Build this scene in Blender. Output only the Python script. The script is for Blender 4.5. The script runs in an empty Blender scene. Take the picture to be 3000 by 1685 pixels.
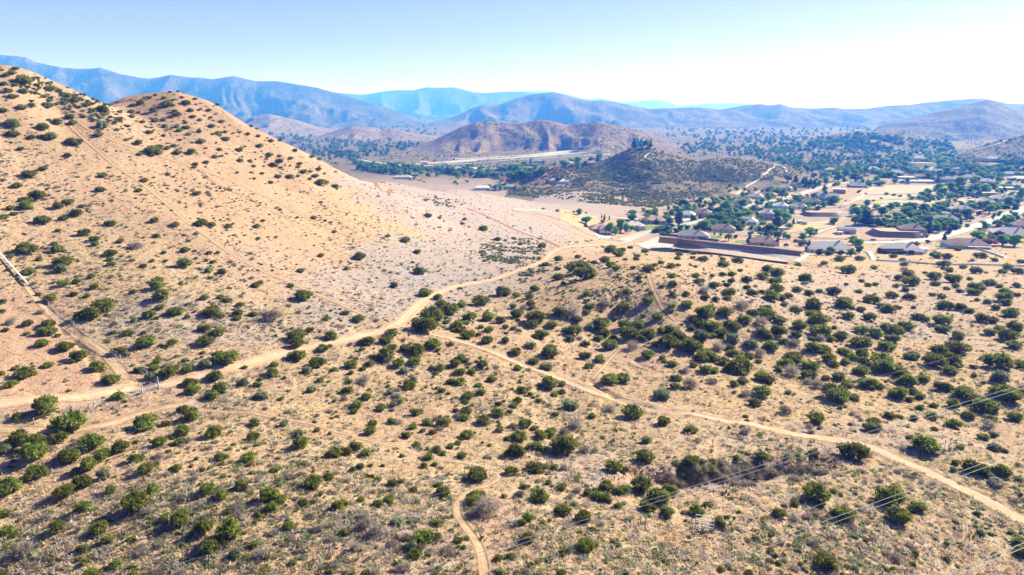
import bpy, math, random
import numpy as np
C = bpy.context.scene.collection
random.seed(5)
RNG = np.random.default_rng(5)
R = math.radians

# ------------------------------------------------------------------ camera
PITCH = R(14.4); FOC = 2000.0; CAMZ = 100.0
cd = bpy.data.cameras.new('camera'); cam = bpy.data.objects.new('camera', cd); C.objects.link(cam)
cd.sensor_width = 36.0; cd.lens = 36.0 * FOC / 3000.0
cd.clip_start = 1.0; cd.clip_end = 90000.0
cam.location = (0, 0, CAMZ); cam.rotation_euler = (R(90) - PITCH, 0, 0)
bpy.context.scene.camera = cam

# ------------------------------------------------------------------ sky, sun, exposure
SUN_AZ, SUN_EL = R(53), R(30)          # azimuth clockwise from the view direction
w = bpy.data.worlds.new('World'); bpy.context.scene.world = w; w.use_nodes = True
nt = w.node_tree; nt.nodes.clear()
out = nt.nodes.new('ShaderNodeOutputWorld'); bg = nt.nodes.new('ShaderNodeBackground')
sky = nt.nodes.new('ShaderNodeTexSky'); sky.sky_type = 'NISHITA'; sky.sun_disc = False
sky.sun_elevation = SUN_EL; sky.sun_rotation = SUN_AZ
sky.altitude = 900; sky.air_density = 1.0; sky.dust_density = 0.35; sky.ozone_density = 3.0
bg.inputs['Strength'].default_value = 0.050
mx = nt.nodes.new('ShaderNodeMix'); mx.data_type = 'RGBA'; mx.blend_type = 'MULTIPLY'; mx.inputs[0].default_value = 1.0
mx.inputs[7].default_value = (0.94, 0.69, 1.0, 1); nt.links.new(sky.outputs[0], mx.inputs[6]); nt.links.new(mx.outputs[2], bg.inputs[0]); nt.links.new(bg.outputs[0], out.inputs[0])
sl = bpy.data.lights.new('sun', 'SUN'); sun = bpy.data.objects.new('sun', sl); C.objects.link(sun)
sl.energy = 5.0; sl.angle = R(0.5); sl.color = (1.0, 0.975, 0.95)
sun.rotation_euler = (R(90) - SUN_EL, 0, -SUN_AZ + R(180))
sun.location = (200, 200, 400)
vs = bpy.context.scene.view_settings
vs.view_transform = 'Standard'; vs.look = 'None'; vs.exposure = 1.62; vs.gamma = 1.0; vs.use_curve_mapping = False
cy = bpy.context.scene.cycles
cy.max_bounces = 5; cy.diffuse_bounces = 2; cy.glossy_bounces = 1; cy.transmission_bounces = 2
cy.volume_bounces = 0; cy.transparent_max_bounces = 6; cy.use_denoising = True

# ------------------------------------------------------------------ helpers
def ratio(v):                     # drop below the camera per metre forward, at image row v
    a = (842.5 - v) / FOC
    f = math.cos(PITCH) + a * math.sin(PITCH); z = -math.sin(PITCH) + a * math.cos(PITCH)
    return -z / f, f
def wp(u, v, Y):                  # (s = X/Y, Y, z) of the point seen at u, v, Y metres ahead
    r, f = ratio(v)
    return ((u - 1500) / FOC / f, Y, CAMZ - r * Y)
def proj(x, y, z):                # world -> photo pixels (arrays)
    dz = z - CAMZ
    d = y * math.cos(PITCH) - dz * math.sin(PITCH)
    up = y * math.sin(PITCH) + dz * math.cos(PITCH)
    return 1500 + FOC * x / d, 842.5 - FOC * up / d, d

_perm = np.random.default_rng(11).random((256, 256)).astype(np.float32)
def vnoise(x, y):
    xi = np.floor(x).astype(np.int64); yi = np.floor(y).astype(np.int64)
    fx = x - xi; fy = y - yi
    fx = fx * fx * (3 - 2 * fx); fy = fy * fy * (3 - 2 * fy)
    a = _perm[xi & 255, yi & 255]; b = _perm[(xi + 1) & 255, yi & 255]
    c = _perm[xi & 255, (yi + 1) & 255]; d = _perm[(xi + 1) & 255, (yi + 1) & 255]
    return (a * (1 - fx) + b * fx) * (1 - fy) + (c * (1 - fx) + d * fx) * fy
def fbm(x, y, octs=4, gain=0.5):
    s = 0; a = 1; t = 0
    for i in range(octs):
        s = s + a * vnoise(x + 17.3 * i, y - 9.1 * i); t += a; a *= gain; x = x * 2.03; y = y * 2.03
    return s / t
def ridged(x, y, octs=4, gain=0.5):
    s = 0; a = 1; t = 0
    for i in range(octs):
        s = s + a * (1 - np.abs(2 * vnoise(x + 31.7 * i, y + 5.3 * i) - 1)); t += a; a *= gain; x = x * 2.1; y = y * 2.1
    return s / t
def sstep(a, b, x):
    t = np.clip((x - a) / (b - a), 0, 1); return t * t * (3 - 2 * t)

# ------------------------------------------------------------------ the lie of the land
CP = []      # control points (s, Y, z)
def P(v, *uy):
    for u, Y in uy: CP.append(wp(u, v, Y))
def W(Y, *uh):                      # metres ahead, (u, drop below camera)
    for u, h in uh: CP.append(((u - 1500) / FOC / 0.97, Y, CAMZ - h))
P(2100, (-300, 47), (700, 46), (1500, 47), (2300, 50), (3300, 54))
P(1685, (0, 68), (500, 66), (1000, 65), (1500, 66), (2000, 70), (2500, 74), (3000, 80))
P(1400, (0, 88), (500, 87), (1000, 88), (1500, 92), (2000, 97), (2500, 102), (3000, 108))
P(1200, (0, 108), (500, 113), (1000, 119), (1500, 124), (2000, 131), (2500, 138), (3000, 146))
P(1000, (0, 138), (500, 143), (1000, 155), (1500, 170), (2000, 180), (2500, 195), (3000, 205))
P(850, (0, 163), (500, 172), (1000, 200), (1500, 232), (1740, 211), (1930, 209), (2200, 235), (2500, 282), (3000, 296))
P(788, (1890, 230)); P(803, (1740, 238), (2050, 240)); P(925, (1820, 197))
P(790, (1000, 232), (1500, 278), (2350, 330), (2600, 372), (3000, 385))
P(752, (1650, 330), (1890, 318), (2150, 370), (2400, 430), (2700, 450), (3000, 455))
P(700, (0, 193), (500, 216), (1000, 272), (1300, 338), (1500, 400), (1690, 470))
P(640, (0, 206), (500, 232), (1000, 305), (1300, 420), (1500, 505), (1650, 590))
P(600, (0, 216), (500, 250), (1000, 330), (1200, 400), (1400, 512), (1560, 640))
P(560, (1000, 368), (1150, 450), (1270, 560))
P(536, (1140, 510)); P(555, (1300, 610)); P(582, (1500, 690)); P(602, (1700, 735)); P(614, (1900, 760))
P(500, (0, 240), (250, 262), (500, 290), (800, 355)); P(508, (1000, 455))
P(470, (930, 450)); P(430, (850, 440)); P(352, (700, 428)); P(302, (620, 420)); P(272, (520, 412)); P(274, (450, 408)); P(290, (360, 400)); P(312, (310, 392))
P(400, (0, 266), (300, 300), (600, 348), (750, 392))
P(330, (400, 372), (600, 396))
P(300, (0, 290), (150, 316))
P(203, (0, 318)); P(228, (100, 325)); P(262, (200, 338)); P(300, (290, 362))
W(420, (-300, -20), (-50, 2), (100, 8), (220, 18)); W(520, (300, 26), (450, 22), (600, 25), (700, 33), (850, 48), (950, 58))
W(560, (1050, 72)); W(650, (300, 60), (700, 70), (1000, 90), (1150, 92)); W(760, (1300, 100), (1450, 104)); W(900, (600, 100), (1650, 106), (1100, 106))
W(110, (-900, 44)); W(200, (-900, 18)); W(310, (-900, -40)); W(450, (-900, -10)); W(900, (-600, 60), (0, 80))
W(560, (1790, 101.5), (2000, 102), (2300, 102.5), (2700, 102.5), (3000, 102), (3600, 100))
W(700, (1850, 103), (2200, 104), (2600, 104), (3000, 104), (3600, 101))
W(100, (3800, 61)); W(200, (3900, 66)); W(330, (3900, 76)); W(450, (3700, 90))
for Y, h in ((1000, 107), (1500, 111), (2500, 116), (5000, 121), (10000, 124), (30000, 130)):
    W(Y, *[(u, h) for u in (-900, 0, 700, 1300, 2000, 2700, 3900)])
CP = np.array(CP)
KT = 0.62
def _phi(r2): return 0.5 * r2 * np.log(r2 + 1e-12)
_px = CP[:, 0]; _py = KT * np.log(CP[:, 1])
_n = len(CP)
_K = _phi((_px[:, None] - _px) ** 2 + (_py[:, None] - _py) ** 2) + 1e-4 * np.eye(_n) * -1
_A = np.zeros((_n + 3, _n + 3)); _A[:_n, :_n] = _K
_A[:_n, _n] = 1; _A[:_n, _n + 1] = _px; _A[:_n, _n + 2] = _py; _A[_n:, :_n] = _A[:_n, _n:].T
_sol = np.linalg.solve(_A, np.concatenate([CP[:, 2], [0, 0, 0]]))
def tps(s, Y):
    t = KT * np.log(Y); o = _sol[_n] + _sol[_n + 1] * s + _sol[_n + 2] * t
    for i in range(_n):
        o += _sol[i] * _phi((s - _px[i]) ** 2 + (t - _py[i]) ** 2)
    return o

# ridges: crest line (u, v), distance of the crest, depth in front / behind, foot level, erosion
HILLS = [
 ('far_pale_mountain', [(700, 330), (1000, 300), (1400, 280), (1524, 265), (1605, 264), (1660, 274), (1722, 289), (1761, 285), (1815, 299), (1873, 295), (1932, 291), (1994, 309), (2080, 302), (2160, 301), (2300, 312), (2600, 330)], 24000, 5000, 3000, -30, .35, 1500),
 ('mountain_range', [(-900, 150), (-400, 146), (0, 156), (74, 160), (101, 174), (186, 195), (240, 193), (291, 191), (349, 213), (408, 223), (439, 225), (497, 216), (582, 223), (621, 228), (683, 220), (749, 234), (811, 234), (893, 246), (970, 265), (1000, 269), (1060, 290), (1180, 330), (1300, 375)], 7600, 2000, 2200, -22, .8, 420),
 ('mountain_range', [(820, 320), (950, 285), (1000, 271), (1060, 275), (1110, 268), (1167, 260), (1210, 261), (1252, 253), (1330, 253), (1388, 268), (1423, 270), (1497, 264), (1543, 268), (1600, 275), (1700, 300), (1850, 340), (2000, 375)], 13500, 3300, 3000, -24, .75, 700),
 ('mountain_range', [(1180, 400), (1217, 386), (1272, 355), (1322, 345), (1388, 312), (1419, 305), (1466, 304), (1505, 289), (1559, 272), (1621, 266), (1652, 274), (1699, 287), (1734, 293), (1765, 290), (1815, 299), (1854, 307), (1908, 318), (1994, 314), (2054, 313), (2109, 320), (2186, 305), (2229, 302), (2252, 306), (2287, 303), (2318, 313), (2369, 316), (2446, 313), (2474, 318), (2543, 316), (2606, 307), (2660, 305), (2718, 297), (2815, 289), (2881, 286), (2912, 292), (2951, 301), (3000, 303), (3400, 290), (4000, 300)], 6800, 1500, 2500, -20, .8, 330),
 ('mountain', [(2480, 420), (2582, 367), (2660, 347), (2738, 328), (2815, 309), (2897, 291), (2932, 302), (2970, 322), (3050, 345), (3200, 350), (3600, 360)], 3700, 950, 900, -18, .7, 240),
 ('hill', [(620, 370), (738, 341), (788, 333), (873, 352), (932, 372), (1000, 387), (1080, 400)], 4400, 900, 900, -19, .55, 260),
 ('hill', [(930, 400), (1000, 375), (1031, 365), (1085, 371), (1116, 379), (1147, 373), (1194, 386), (1272, 400), (1330, 412)], 3300, 500, 400, -17.5, .5, 140),
 ('hill', [(2300, 420), (2388, 402), (2466, 388), (2543, 384), (2621, 380), (2679, 390), (2730, 404), (2800, 420)], 2400, 430, 500, -15, .5, 120),
 ('hill', [(1180, 440), (1264, 413), (1349, 373), (1396, 357), (1427, 354), (1466, 360), (1540, 359), (1575, 352), (1606, 352), (1660, 365), (1710, 362), (1753, 356), (1796, 365), (1893, 386), (1951, 412), (1994, 431), (2040, 445)], 2350, 540, 500, -14, .75, 125),
 ('hill', [(2740, 480), (2792, 464), (2854, 433), (2932, 408), (3000, 396), (3200, 375), (3600, 350), (4000, 340)], 1650, 330, 500, -9, .6, 110),
 ('hill', [(1500, 520), (1582, 492), (1680, 484), (1776, 466), (1820, 444), (1850, 431), (1912, 431), (1951, 448), (2000, 463), (2054, 472), (2101, 462), (2155, 461), (2233, 476), (2276, 483), (2330, 500), (2390, 520), (2430, 530)], 1190, 340, 260, -6.5, .5, 80),
 ('hill', [(1500, 518), (1543, 508), (1594, 488), (1640, 488), (1665, 500), (1720, 520)], 1075, 90, 120, -6.5, .4, 40),
]
HN = len(HILLS)
_hp = []
for nm, pts, Yc, df, db, base, amp, lam in HILLS:
    q = np.array([wp(u, v, Yc) for u, v in pts]); _hp.append((q[:, 0], q[:, 2]))
def hill_z(i, s, Y):
    nm, pts, Yc, df, db, base, amp, lam = HILLS[i]
    ps, pz = _hp[i]
    X = s * Y
    ds = ps[1] - ps[0]
    zc = np.interp(s, ps, pz)
    edge = sstep(ps[0] - 0.03, ps[0] + 0.0, s) * (1 - sstep(ps[-1], ps[-1] + 0.03, s))
    zc = base + (zc - base) * edge - (1 - edge) * 60
    wob = (fbm(X / lam / 2.2 + 3 * i, Y / lam / 2.2, 3) - .5)
    Yb = Y + wob * 0.0
    t = (Yb - Yc)
    g = np.where(t < 0, np.clip(1 + t / df, 0, 1) ** 1.25, np.clip(1 - t / db, 0, 1))
    H = np.maximum(zc - base, 0)
    amp = amp * 1.25
    rg = np.clip((ridged((X + wob * lam * 1.3) / lam, (Y + X * .35) / (lam * 2.8) + i, 4, .42) - .32) / .58, 0, 1)
    cut = amp * (1 - rg) * H * np.minimum(1, 1.6 * (1 - g)) * g ** .5
    small = (ridged(X / lam * 3.1, Y / lam * 2.1, 3) - 1) * .10 * H * g * (1 - g) * 2
    z = base + (zc - base) * g - cut + small
    out = (g <= 0) | (t > db) | (t < -df) | (edge <= 0)
    return np.where(out, -400.0, z - 0.5)

def carve_poly(pix):
    return pix
# grid: columns of equal bearing, rows of growing distance
S = np.concatenate([np.linspace(-1.25, -0.885, 22)[:-1], np.linspace(-0.885, 0.885, 860), np.linspace(0.885, 1.25, 22)[1:]])
Yr = np.concatenate([np.exp(np.linspace(math.log(30), math.log(60), 45))[:-1],
                     np.exp(np.linspace(math.log(60), math.log(1000), 560))[:-1],
                     np.exp(np.linspace(math.log(1000), math.log(3000), 190))[:-1],
                     np.exp(np.linspace(math.log(3000), math.log(30000), 230))])
NS, NY = len(S), len(Yr)
SS, YY = np.meshgrid(S, Yr)                     # (NY, NS)
XX = SS * YY
# coarse spline, then upsampled (it is smooth)
Sc = np.linspace(-1.25, 1.25, 200); Yc_ = np.exp(np.linspace(math.log(30), math.log(30000), 330))
sc, yc = np.meshgrid(Sc, Yc_); Zc = tps(sc, yc)
def bil(G, gs, gl, s, l):
    i = np.clip(np.searchsorted(gs, s) - 1, 0, len(gs) - 2); j = np.clip(np.searchsorted(gl, l) - 1, 0, len(gl) - 2)
    a = np.clip((s - gs[i]) / (gs[i + 1] - gs[i]), 0, 1); b = np.clip((l - gl[j]) / (gl[j + 1] - gl[j]), 0, 1)
    return (G[j, i] * (1 - a) + G[j, i + 1] * a) * (1 - b) + (G[j + 1, i] * (1 - a) + G[j + 1, i + 1] * a) * b
def cub(G):   # smooth interpolation via Catmull-Rom along both axes on uniform grids
    def up(A, x0, dx, xs, ax):
        p = (xs - x0) / dx; i = np.clip(np.floor(p).astype(int), 1, A.shape[ax] - 3); t = p - i
        A0, A1, A2, A3 = [np.take(A, i + k, axis=ax) for k in (-1, 0, 1, 2)]
        sh = [1, 1]; sh[ax] = -1; t = t.reshape(sh)
        return A1 + .5 * t * (A2 - A0 + t * (2 * A0 - 5 * A1 + 4 * A2 - A3 + t * (3 * (A1 - A2) + A3 - A0)))
    B = up(G, Sc[0], Sc[1] - Sc[0], S, 1)
    L = np.log(Yc_)
    return up(B, L[0], L[1] - L[0], np.log(Yr), 0)
Z = cub(Zc)
# relief of the open ground
near = 1 - sstep(420, 700, YY)
n1 = fbm(XX / 34, YY / 34, 3) - .5; n2 = fbm(XX / 9 + 7, YY / 9, 3) - .5; n3 = fbm(XX / 2.3, YY / 2.3 + 4, 2) - .5
U_, V_, D_ = proj(XX, YY, Z)
rough = 0.35 + 0.65 * sstep(860, 1000, V_) + .5 * (1 - sstep(380, 520, V_)) * (U_ < 1100)
Z = Z + near * (n1 * 2.4 * rough + n2 * 1.1 * rough + n3 * 0.32 * sstep(900, 300, YY))
Z = Z + (1 - near) * (fbm(XX / 90, YY / 90, 4) - .5) * (1.5 + 10 * sstep(900, 2600, YY))
# the arroyo and the small washes
def seg_dist(px, py, pts):
    d = np.full(px.shape, 1e9); tt = np.zeros(px.shape)
    for k in range(len(pts) - 1):
        ax, ay = pts[k]; bx, by = pts[k + 1]; vx, vy = bx - ax, by - ay
        t = np.clip(((px - ax) * vx + (py - ay) * vy) / (vx * vx + vy * vy), 0, 1)
        e = np.hypot(px - ax - t * vx, py - ay - t * vy); m = e < d
        d = np.where(m, e, d); tt = np.where(m, (k + t) / (len(pts) - 1), tt)
    return d, tt
def pix_ground(u, v):             # ray through a pixel onto the grid
    u = np.atleast_1d(np.asarray(u, float)); v = np.atleast_1d(np.asarray(v, float))
    a = (842.5 - v) / FOC; f = math.cos(PITCH) + a * math.sin(PITCH); rz = -math.sin(PITCH) + a * math.cos(PITCH)
    s = (u - 1500) / FOC / f; r = -rz / f
    i = np.clip(np.searchsorted(S, s) - 1, 0, NS - 2); al = (s - S[i]) / (S[i + 1] - S[i])
    zg = Z[:, i] * (1 - al) + Z[:, i + 1] * al                  # (NY, n)
    dz = CAMZ - r[None, :] * Yr[:, None] - zg
    below = dz < 0; k = np.argmax(below, 0); k = np.where(below.any(0), k, NY - 1); k = np.clip(k, 1, NY - 1)
    n = np.arange(len(u)); d0 = dz[k - 1, n]; d1 = dz[k, n]; t = np.clip(d0 / (d0 - d1 + 1e-9), 0, 1)
    Yh = Yr[k - 1] * (1 - t) + Yr[k] * t
    return s * Yh, Yh, CAMZ - r * Yh
def carve(pix, width, depth, only=None, bank=1.0):
    x, y, _ = pix_ground([p[0] for p in pix], [p[1] for p in pix])
    pts = list(zip(x, y)); m = (XX > x.min() - 40) & (XX < x.max() + 40) & (YY > y.min() - 40) & (YY < y.max() + 40)
    d, t = seg_dist(XX[m] + (fbm(XX[m] / 5, YY[m] / 5, 3) - .5) * 3.5, YY[m] + (fbm(XX[m] / 5 + 9, YY[m] / 5, 3) - .5) * 3.5, pts)
    g = np.clip(1 - d / width, 0, 1); g = g * g * (3 - 2 * g)
    Z[m] -= depth * g * np.sin(np.pi * np.clip(.08 + .84 * t, 0, 1)) ** .5
carve([(1900, 1388), (1990, 1392), (2100, 1378), (2230, 1362), (2400, 1360)], 5.5, 3.4)
carve([(1735, 1115), (1800, 1165), (1850, 1185), (1930, 1200), (1980, 1208)], 1.6, .9)
carve([(582, 500), (613, 531), (679, 562), (738, 589), (796, 620), (854, 651)], 1.4, .8)
carve([(80, 840), (240, 1010), (330, 1120)], 1.5, .5)
carve([(330, 1142), (400, 1130), (470, 1118)], 2.0, 1.2)
carve([(1600, 1050), (1800, 930), (2000, 800)], 14, 2.0)
# drainage channel below the houses
carve([(1880, 724), (2050, 741), (2250, 760), (2345, 772)], 24, 5.5)
HID = np.zeros(Z.shape, int)
for i in range(HN):
    lo, hi = HILLS[i][2] - HILLS[i][3], HILLS[i][2] + HILLS[i][4]
    r0, r1 = np.searchsorted(Yr, lo), np.searchsorted(Yr, hi)
    hz = hill_z(i, SS[r0:r1], YY[r0:r1])
    cur = Z[r0:r1]; k = 2.0
    m = hz > cur
    HID[r0:r1][m] = i + 1
    Z[r0:r1] = np.maximum(cur, hz)
def gz(x, y):                     # height of the built surface
    x = np.asarray(x, float); y = np.asarray(y, float)
    return bil(Z, S, Yr, x / y, y)
def pt(u, v):
    x, y, z = pix_ground([u], [v]); return float(x[0]), float(y[0]), float(z[0])

# ------------------------------------------------------------------ material toolkit
class N:
    def __init__(self, name):
        self.m = bpy.data.materials.new(name); self.m.use_nodes = True; self.t = self.m.node_tree
        self.t.nodes.clear(); self.out = self.t.nodes.new('ShaderNodeOutputMaterial')
    def n(self, ty, ins=None, **kw):
        o = self.t.nodes.new('ShaderNode' + ty)
        for k, v in kw.items(): setattr(o, k, v)
        for k, v in (ins or {}).items(): self.set(o.inputs[k], v)
        return o
    def set(self, sock, v):
        if isinstance(v, bpy.types.NodeSocket): self.t.links.new(v, sock)
        elif isinstance(v, bpy.types.Node): self.t.links.new(v.outputs[0], sock)
        else:
            if sock.type == 'RGBA' and len(v) == 3: v = (*v, 1)
            sock.default_value = v
    def noise(self, vec, scale, detail=3, rough=.55, dist=0):
        return self.n('TexNoise', {'Vector': vec, 'Scale': scale, 'Detail': detail, 'Roughness': rough, 'Distortion': dist}).outputs[0]
    def ramp(self, fac, *stops, interp='LINEAR'):
        r = self.n('ValToRGB', {'Fac': fac}); r.color_ramp.interpolation = interp; e = r.color_ramp.elements
        while len(e) < len(stops): e.new(.5)
        for i, (p, c) in enumerate(stops):
            e[i].position = p; e[i].color = (*c, 1) if isinstance(c, tuple) else (c, c, c, 1)
        return r.outputs[0]
    def mix(self, fac, a, b, mode='MIX'):
        o = self.n('Mix', data_type='RGBA', blend_type=mode)
        self.set(o.inputs[0], fac); self.set(o.inputs[6], a); self.set(o.inputs[7], b); return o.outputs[2]
    def math(self, op, a, b=0.0):
        o = self.n('Math', operation=op); self.set(o.inputs[0], a); self.set(o.inputs[1], b); return o.outputs[0]
    def finish(self, col, rough=.9, bump=None, bstr=.5, bdist=.1, spec=.2, metal=0, trans=None):
        b = self.n('BsdfPrincipled', {'Base Color': col, 'Roughness': rough, 'Metallic': metal, 'Specular IOR Level': spec})
        if bump is not None:
            bp = self.n('Bump', {'Height': bump, 'Strength': bstr, 'Distance': bdist}); self.set(b.inputs['Normal'], bp)
        sh = b.outputs[0]
        if trans is not None:
            tr = self.n('BsdfTranslucent', {'Color': trans}); ms = self.n('MixShader', {0: .45}); self.set(ms.inputs[1], sh); self.set(ms.inputs[2], tr); sh = ms.outputs[0]
        self.set(self.out.inputs['Surface'], sh); return self.m
def pos(k): return k.n('NewGeometry').outputs['Position']

def tag(o, label=None, cat=None, group=None, kind=None):
    if label: o['label'] = label
    if cat: o['category'] = cat
    if group: o['group'] = group
    if kind: o['kind'] = kind
    return o
def link(name, me, mat=None, parent=None, loc=None):
    o = bpy.data.objects.new(name, me); C.objects.link(o)
    if mat is not None and not me.materials: me.materials.append(mat)
    if parent is not None: o.parent = parent
    if loc is not None: o.location = loc
    return o
def npmesh(name, V, F, smooth=False, n=4):
    V = np.asarray(V, np.float32); F = np.asarray(F, np.int32)
    me = bpy.data.meshes.new(name); me.vertices.add(len(V)); me.vertices.foreach_set('co', V.ravel())
    n = F.shape[1]
    me.loops.add(F.size); me.loops.foreach_set('vertex_index', F.ravel())
    me.polygons.add(len(F)); me.polygons.foreach_set('loop_start', np.arange(0, F.size, n, dtype=np.int32))
    me.polygons.foreach_set('loop_total', np.full(len(F), n, np.int32))
    me.polygons.foreach_set('use_smooth', np.full(len(F), smooth))
    me.update(calc_edges=True); return me

# ------------------------------------------------------------------ what covers the ground
U_, V_, D_ = proj(XX, YY, Z)
cov = np.zeros((NY, NS, 4), np.float32)
cov[..., 3] = .25 * sstep(520, 640, YY) + .95 * sstep(900, 1500, YY)
def blob(ch, u, v, ru, rv, a, tilt=0.0, soft=.35):
    du = U_ - u; dv = V_ - v - tilt * du
    wob = (fbm(XX / 14, YY / 14, 3) - .5) * .9
    r = np.sqrt((du / ru) ** 2 + (dv / rv) ** 2) + wob
    cov[..., ch] = np.maximum(cov[..., ch], a * (1 - sstep(1 - soft, 1 + soft, r)))
# 0 grey dead grass, 1 bare reddish soil, 2 golden straw, (blue-green sage by tufts)
for a in [(0, 1250, 800, 330, 130, .9, -.10), (0, 1450, 660, 260, 75, .85, .05), (0, 1450, 575, 420, 45, 1, .10), (0, 1000, 880, 200, 90, .7),
          (0, 560, 940, 330, 70, .55, .0), (0, 800, 770, 150, 70, .4), (0, 2480, 850, 420, 60, .5), (0, 2550, 965, 330, 60, .45),
          (0, 2050, 1400, 330, 45, .95, -.05), (0, 2500, 1500, 500, 170, .2), (0, 1150, 1560, 180, 90, .5), (0, 430, 1180, 330, 45, .5), (0, 2500, 1290, 400, 50, .5),
          (2, 800, 1380, 900, 260, .3, -.3), (0, 1700, 1330, 150, 50, .4),
          (1, 130, 1060, 190, 110, .9, .15), (1, 60, 1160, 200, 45, .9), (1, 60, 900, 90, 60, .6), (1, 200, 1330, 200, 130, .35), (1, 330, 1220, 260, 30, .8, -.35),
          (1, 100, 600, 200, 120, .4), (1, 380, 480, 220, 80, .45), (1, 700, 520, 250, 60, .4, .5), (1, 820, 690, 260, 25, .6, .42), (1, 1650, 920, 150, 60, .35),
          (1, 1900, 1050, 300, 60, .35), (1, 1480, 980, 140, 40, .35), (1, 650, 1600, 400, 80, .3), (1, 1130, 1240, 260, 60, .45), (1, 1460, 1560, 60, 100, .6, 0), (1, 1900, 1400, 120, 40, .7),
          (1, 2250, 650, 60, 20, .4), (1, 1850, 330, 100, 30, .0),
          (2, 1170, 640, 250, 60, .6, .25), (2, 1080, 780, 120, 50, .5, .2), (2, 600, 450, 600, 260, .42, .4), (1, 600, 370, 330, 110, .95, .45), (1, 450, 520, 500, 200, .45, .45), (0, 2650, 930, 330, 60, .4), (2, 250, 700, 300, 200, .4), (2, 1700, 880, 200, 70, .6, -.4),
          (2, 2400, 1130, 500, 90, .6), (2, 1650, 1200, 300, 90, .5), (2, 2600, 1420, 400, 90, .45), (2, 2700, 760, 350, 35, .7), (2, 1900, 545, 300, 25, .8), (2, 1350, 545, 180, 12, .9, .1),
          (2, 2700, 1060, 150, 60, .8)]:
    blob(*a)
for a in [(0, 2300, 640, 420, 60, .5), (0, 2800, 610, 300, 90, .5), (1, 80, 1010, 170, 150, 1.0, .1), (3, 600, 375, 340, 100, .42, .45), (3, 130, 330, 260, 120, .36, .4), (3, 400, 620, 600, 130, .16, .2), (0, 1350, 640, 300, 80, 1.0, .2), (0, 1450, 575, 350, 40, 1.0, .1)]:
    blob(*a)
idx = np.arange(NY * NS).reshape(NY, NS)
quads = np.stack([idx[:-1, :-1], idx[:-1, 1:], idx[1:, 1:], idx[1:, :-1]], -1).reshape(-1, 4)
fid = np.maximum.reduce([HID[:-1, :-1], HID[:-1, 1:], HID[1:, 1:], HID[1:, :-1]]).reshape(-1)
VV = np.stack([XX, YY, Z], -1).reshape(-1, 3)
def submesh(name, mask):
    q = quads[mask]; used, inv = np.unique(q, return_inverse=True)
    me = npmesh(name, VV[used], inv.reshape(-1, 4), True)
    ca = me.color_attributes.new('cover', 'FLOAT_COLOR', 'POINT'); ca.data.foreach_set('color', cov.reshape(-1, 4)[used].ravel())
    return me

def ground_mat():
    k = N('dry_ground'); p = pos(k)
    cv = k.n('VertexColor', layer_name='cover'); sp = k.n('SeparateColor', {0: cv.outputs[0]})
    nA = k.noise(p, .035, 4, .6); nB = k.noise(p, .35, 4, .65, .6); nC = k.noise(p, 1.7, 4, .7, .4); nD = k.noise(p, 6.0, 3, .7)
    sand = k.ramp(nC, (.28, (0.196, 0.118, 0.078)), (.45, (0.310, 0.205, 0.138)), (.62, (0.398, 0.284, 0.204)), (.78, (0.456, 0.354, 0.276)))
    straw = k.ramp(nC, (.25, (0.225, 0.161, 0.104)), (.5, (0.400, 0.304, 0.203)), (.75, (0.485, 0.401, 0.302)))
    gold = k.ramp(nC, (.25, (0.218, 0.143, 0.072)), (.5, (0.384, 0.276, 0.143)), (.75, (0.467, 0.367, 0.232)))
    grey = k.ramp(nC, (.25, (0.159, 0.134, 0.141)), (.5, (0.287, 0.251, 0.261)), (.75, (0.403, 0.357, 0.370)))
    bare = k.ramp(nC, (.25, (0.273, 0.161, 0.109)), (.5, (0.367, 0.234, 0.168)), (.75, (0.424, 0.300, 0.228)))
    mp = k.n('Mapping', {'Vector': p}); mp.inputs['Scale'].default_value = (.55, .09, .09); mp.inputs['Rotation'].default_value = (0, 0, .6)
    st = k.noise(mp.outputs[0], 1.0, 4, .7, .5)
    col = k.mix(k.ramp(nB, (.42, 0.), (.58, 1.)), sand, straw)
    col = k.mix(k.ramp(st, (.56, 0.), (.68, .45)), col, (.36, .235, .145))
    def edge(ch, lo, hi): return k.ramp(k.math('ADD', ch, k.math('MULTIPLY', k.math('SUBTRACT', nB, .5), 1.3)), (lo, 0.), (hi, 1.))
    col = k.mix(k.math('MULTIPLY', edge(sp.outputs[2], .15, .85), .65), col, gold)
    col = k.mix(k.math('MULTIPLY', edge(sp.outputs[0], .15, .85), .9), col, grey)
    col = k.mix(k.math('MULTIPLY', edge(sp.outputs[1], .15, .75), .9), col, bare)
    col = k.mix(k.ramp(k.noise(p, .9, 3, .6, 1.2), (.58, 0.), (.72, .4)), col, (.22, .165, .12))
    scrub = k.ramp(nC, (.25, (.05, .05, .03)), (.5, (.11, .10, .06)), (.75, (.20, .165, .105)))
    col = k.mix(edge(cv.outputs['Alpha'], .2, .9), col, scrub)
    # small stones and twigs
    col = k.mix(k.ramp(nD, (.60, 0.), (.72, .45)), col, (.17, .13, .09))
    col = k.mix(k.ramp(nD, (.22, .45), (.34, 0.)), col, (.75, .66, .55))
    col = k.mix(k.ramp(nA, (.35, .25), (.65, 0.)), col, (.40, .24, .14))
    h = k.math('ADD', k.math('MULTIPLY', nC, .5), k.math('ADD', k.math('MULTIPLY', nB, .8), k.math('MULTIPLY', nD, .22)))
    return k.finish(col, .95, h, .9, .8, .05)
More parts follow.
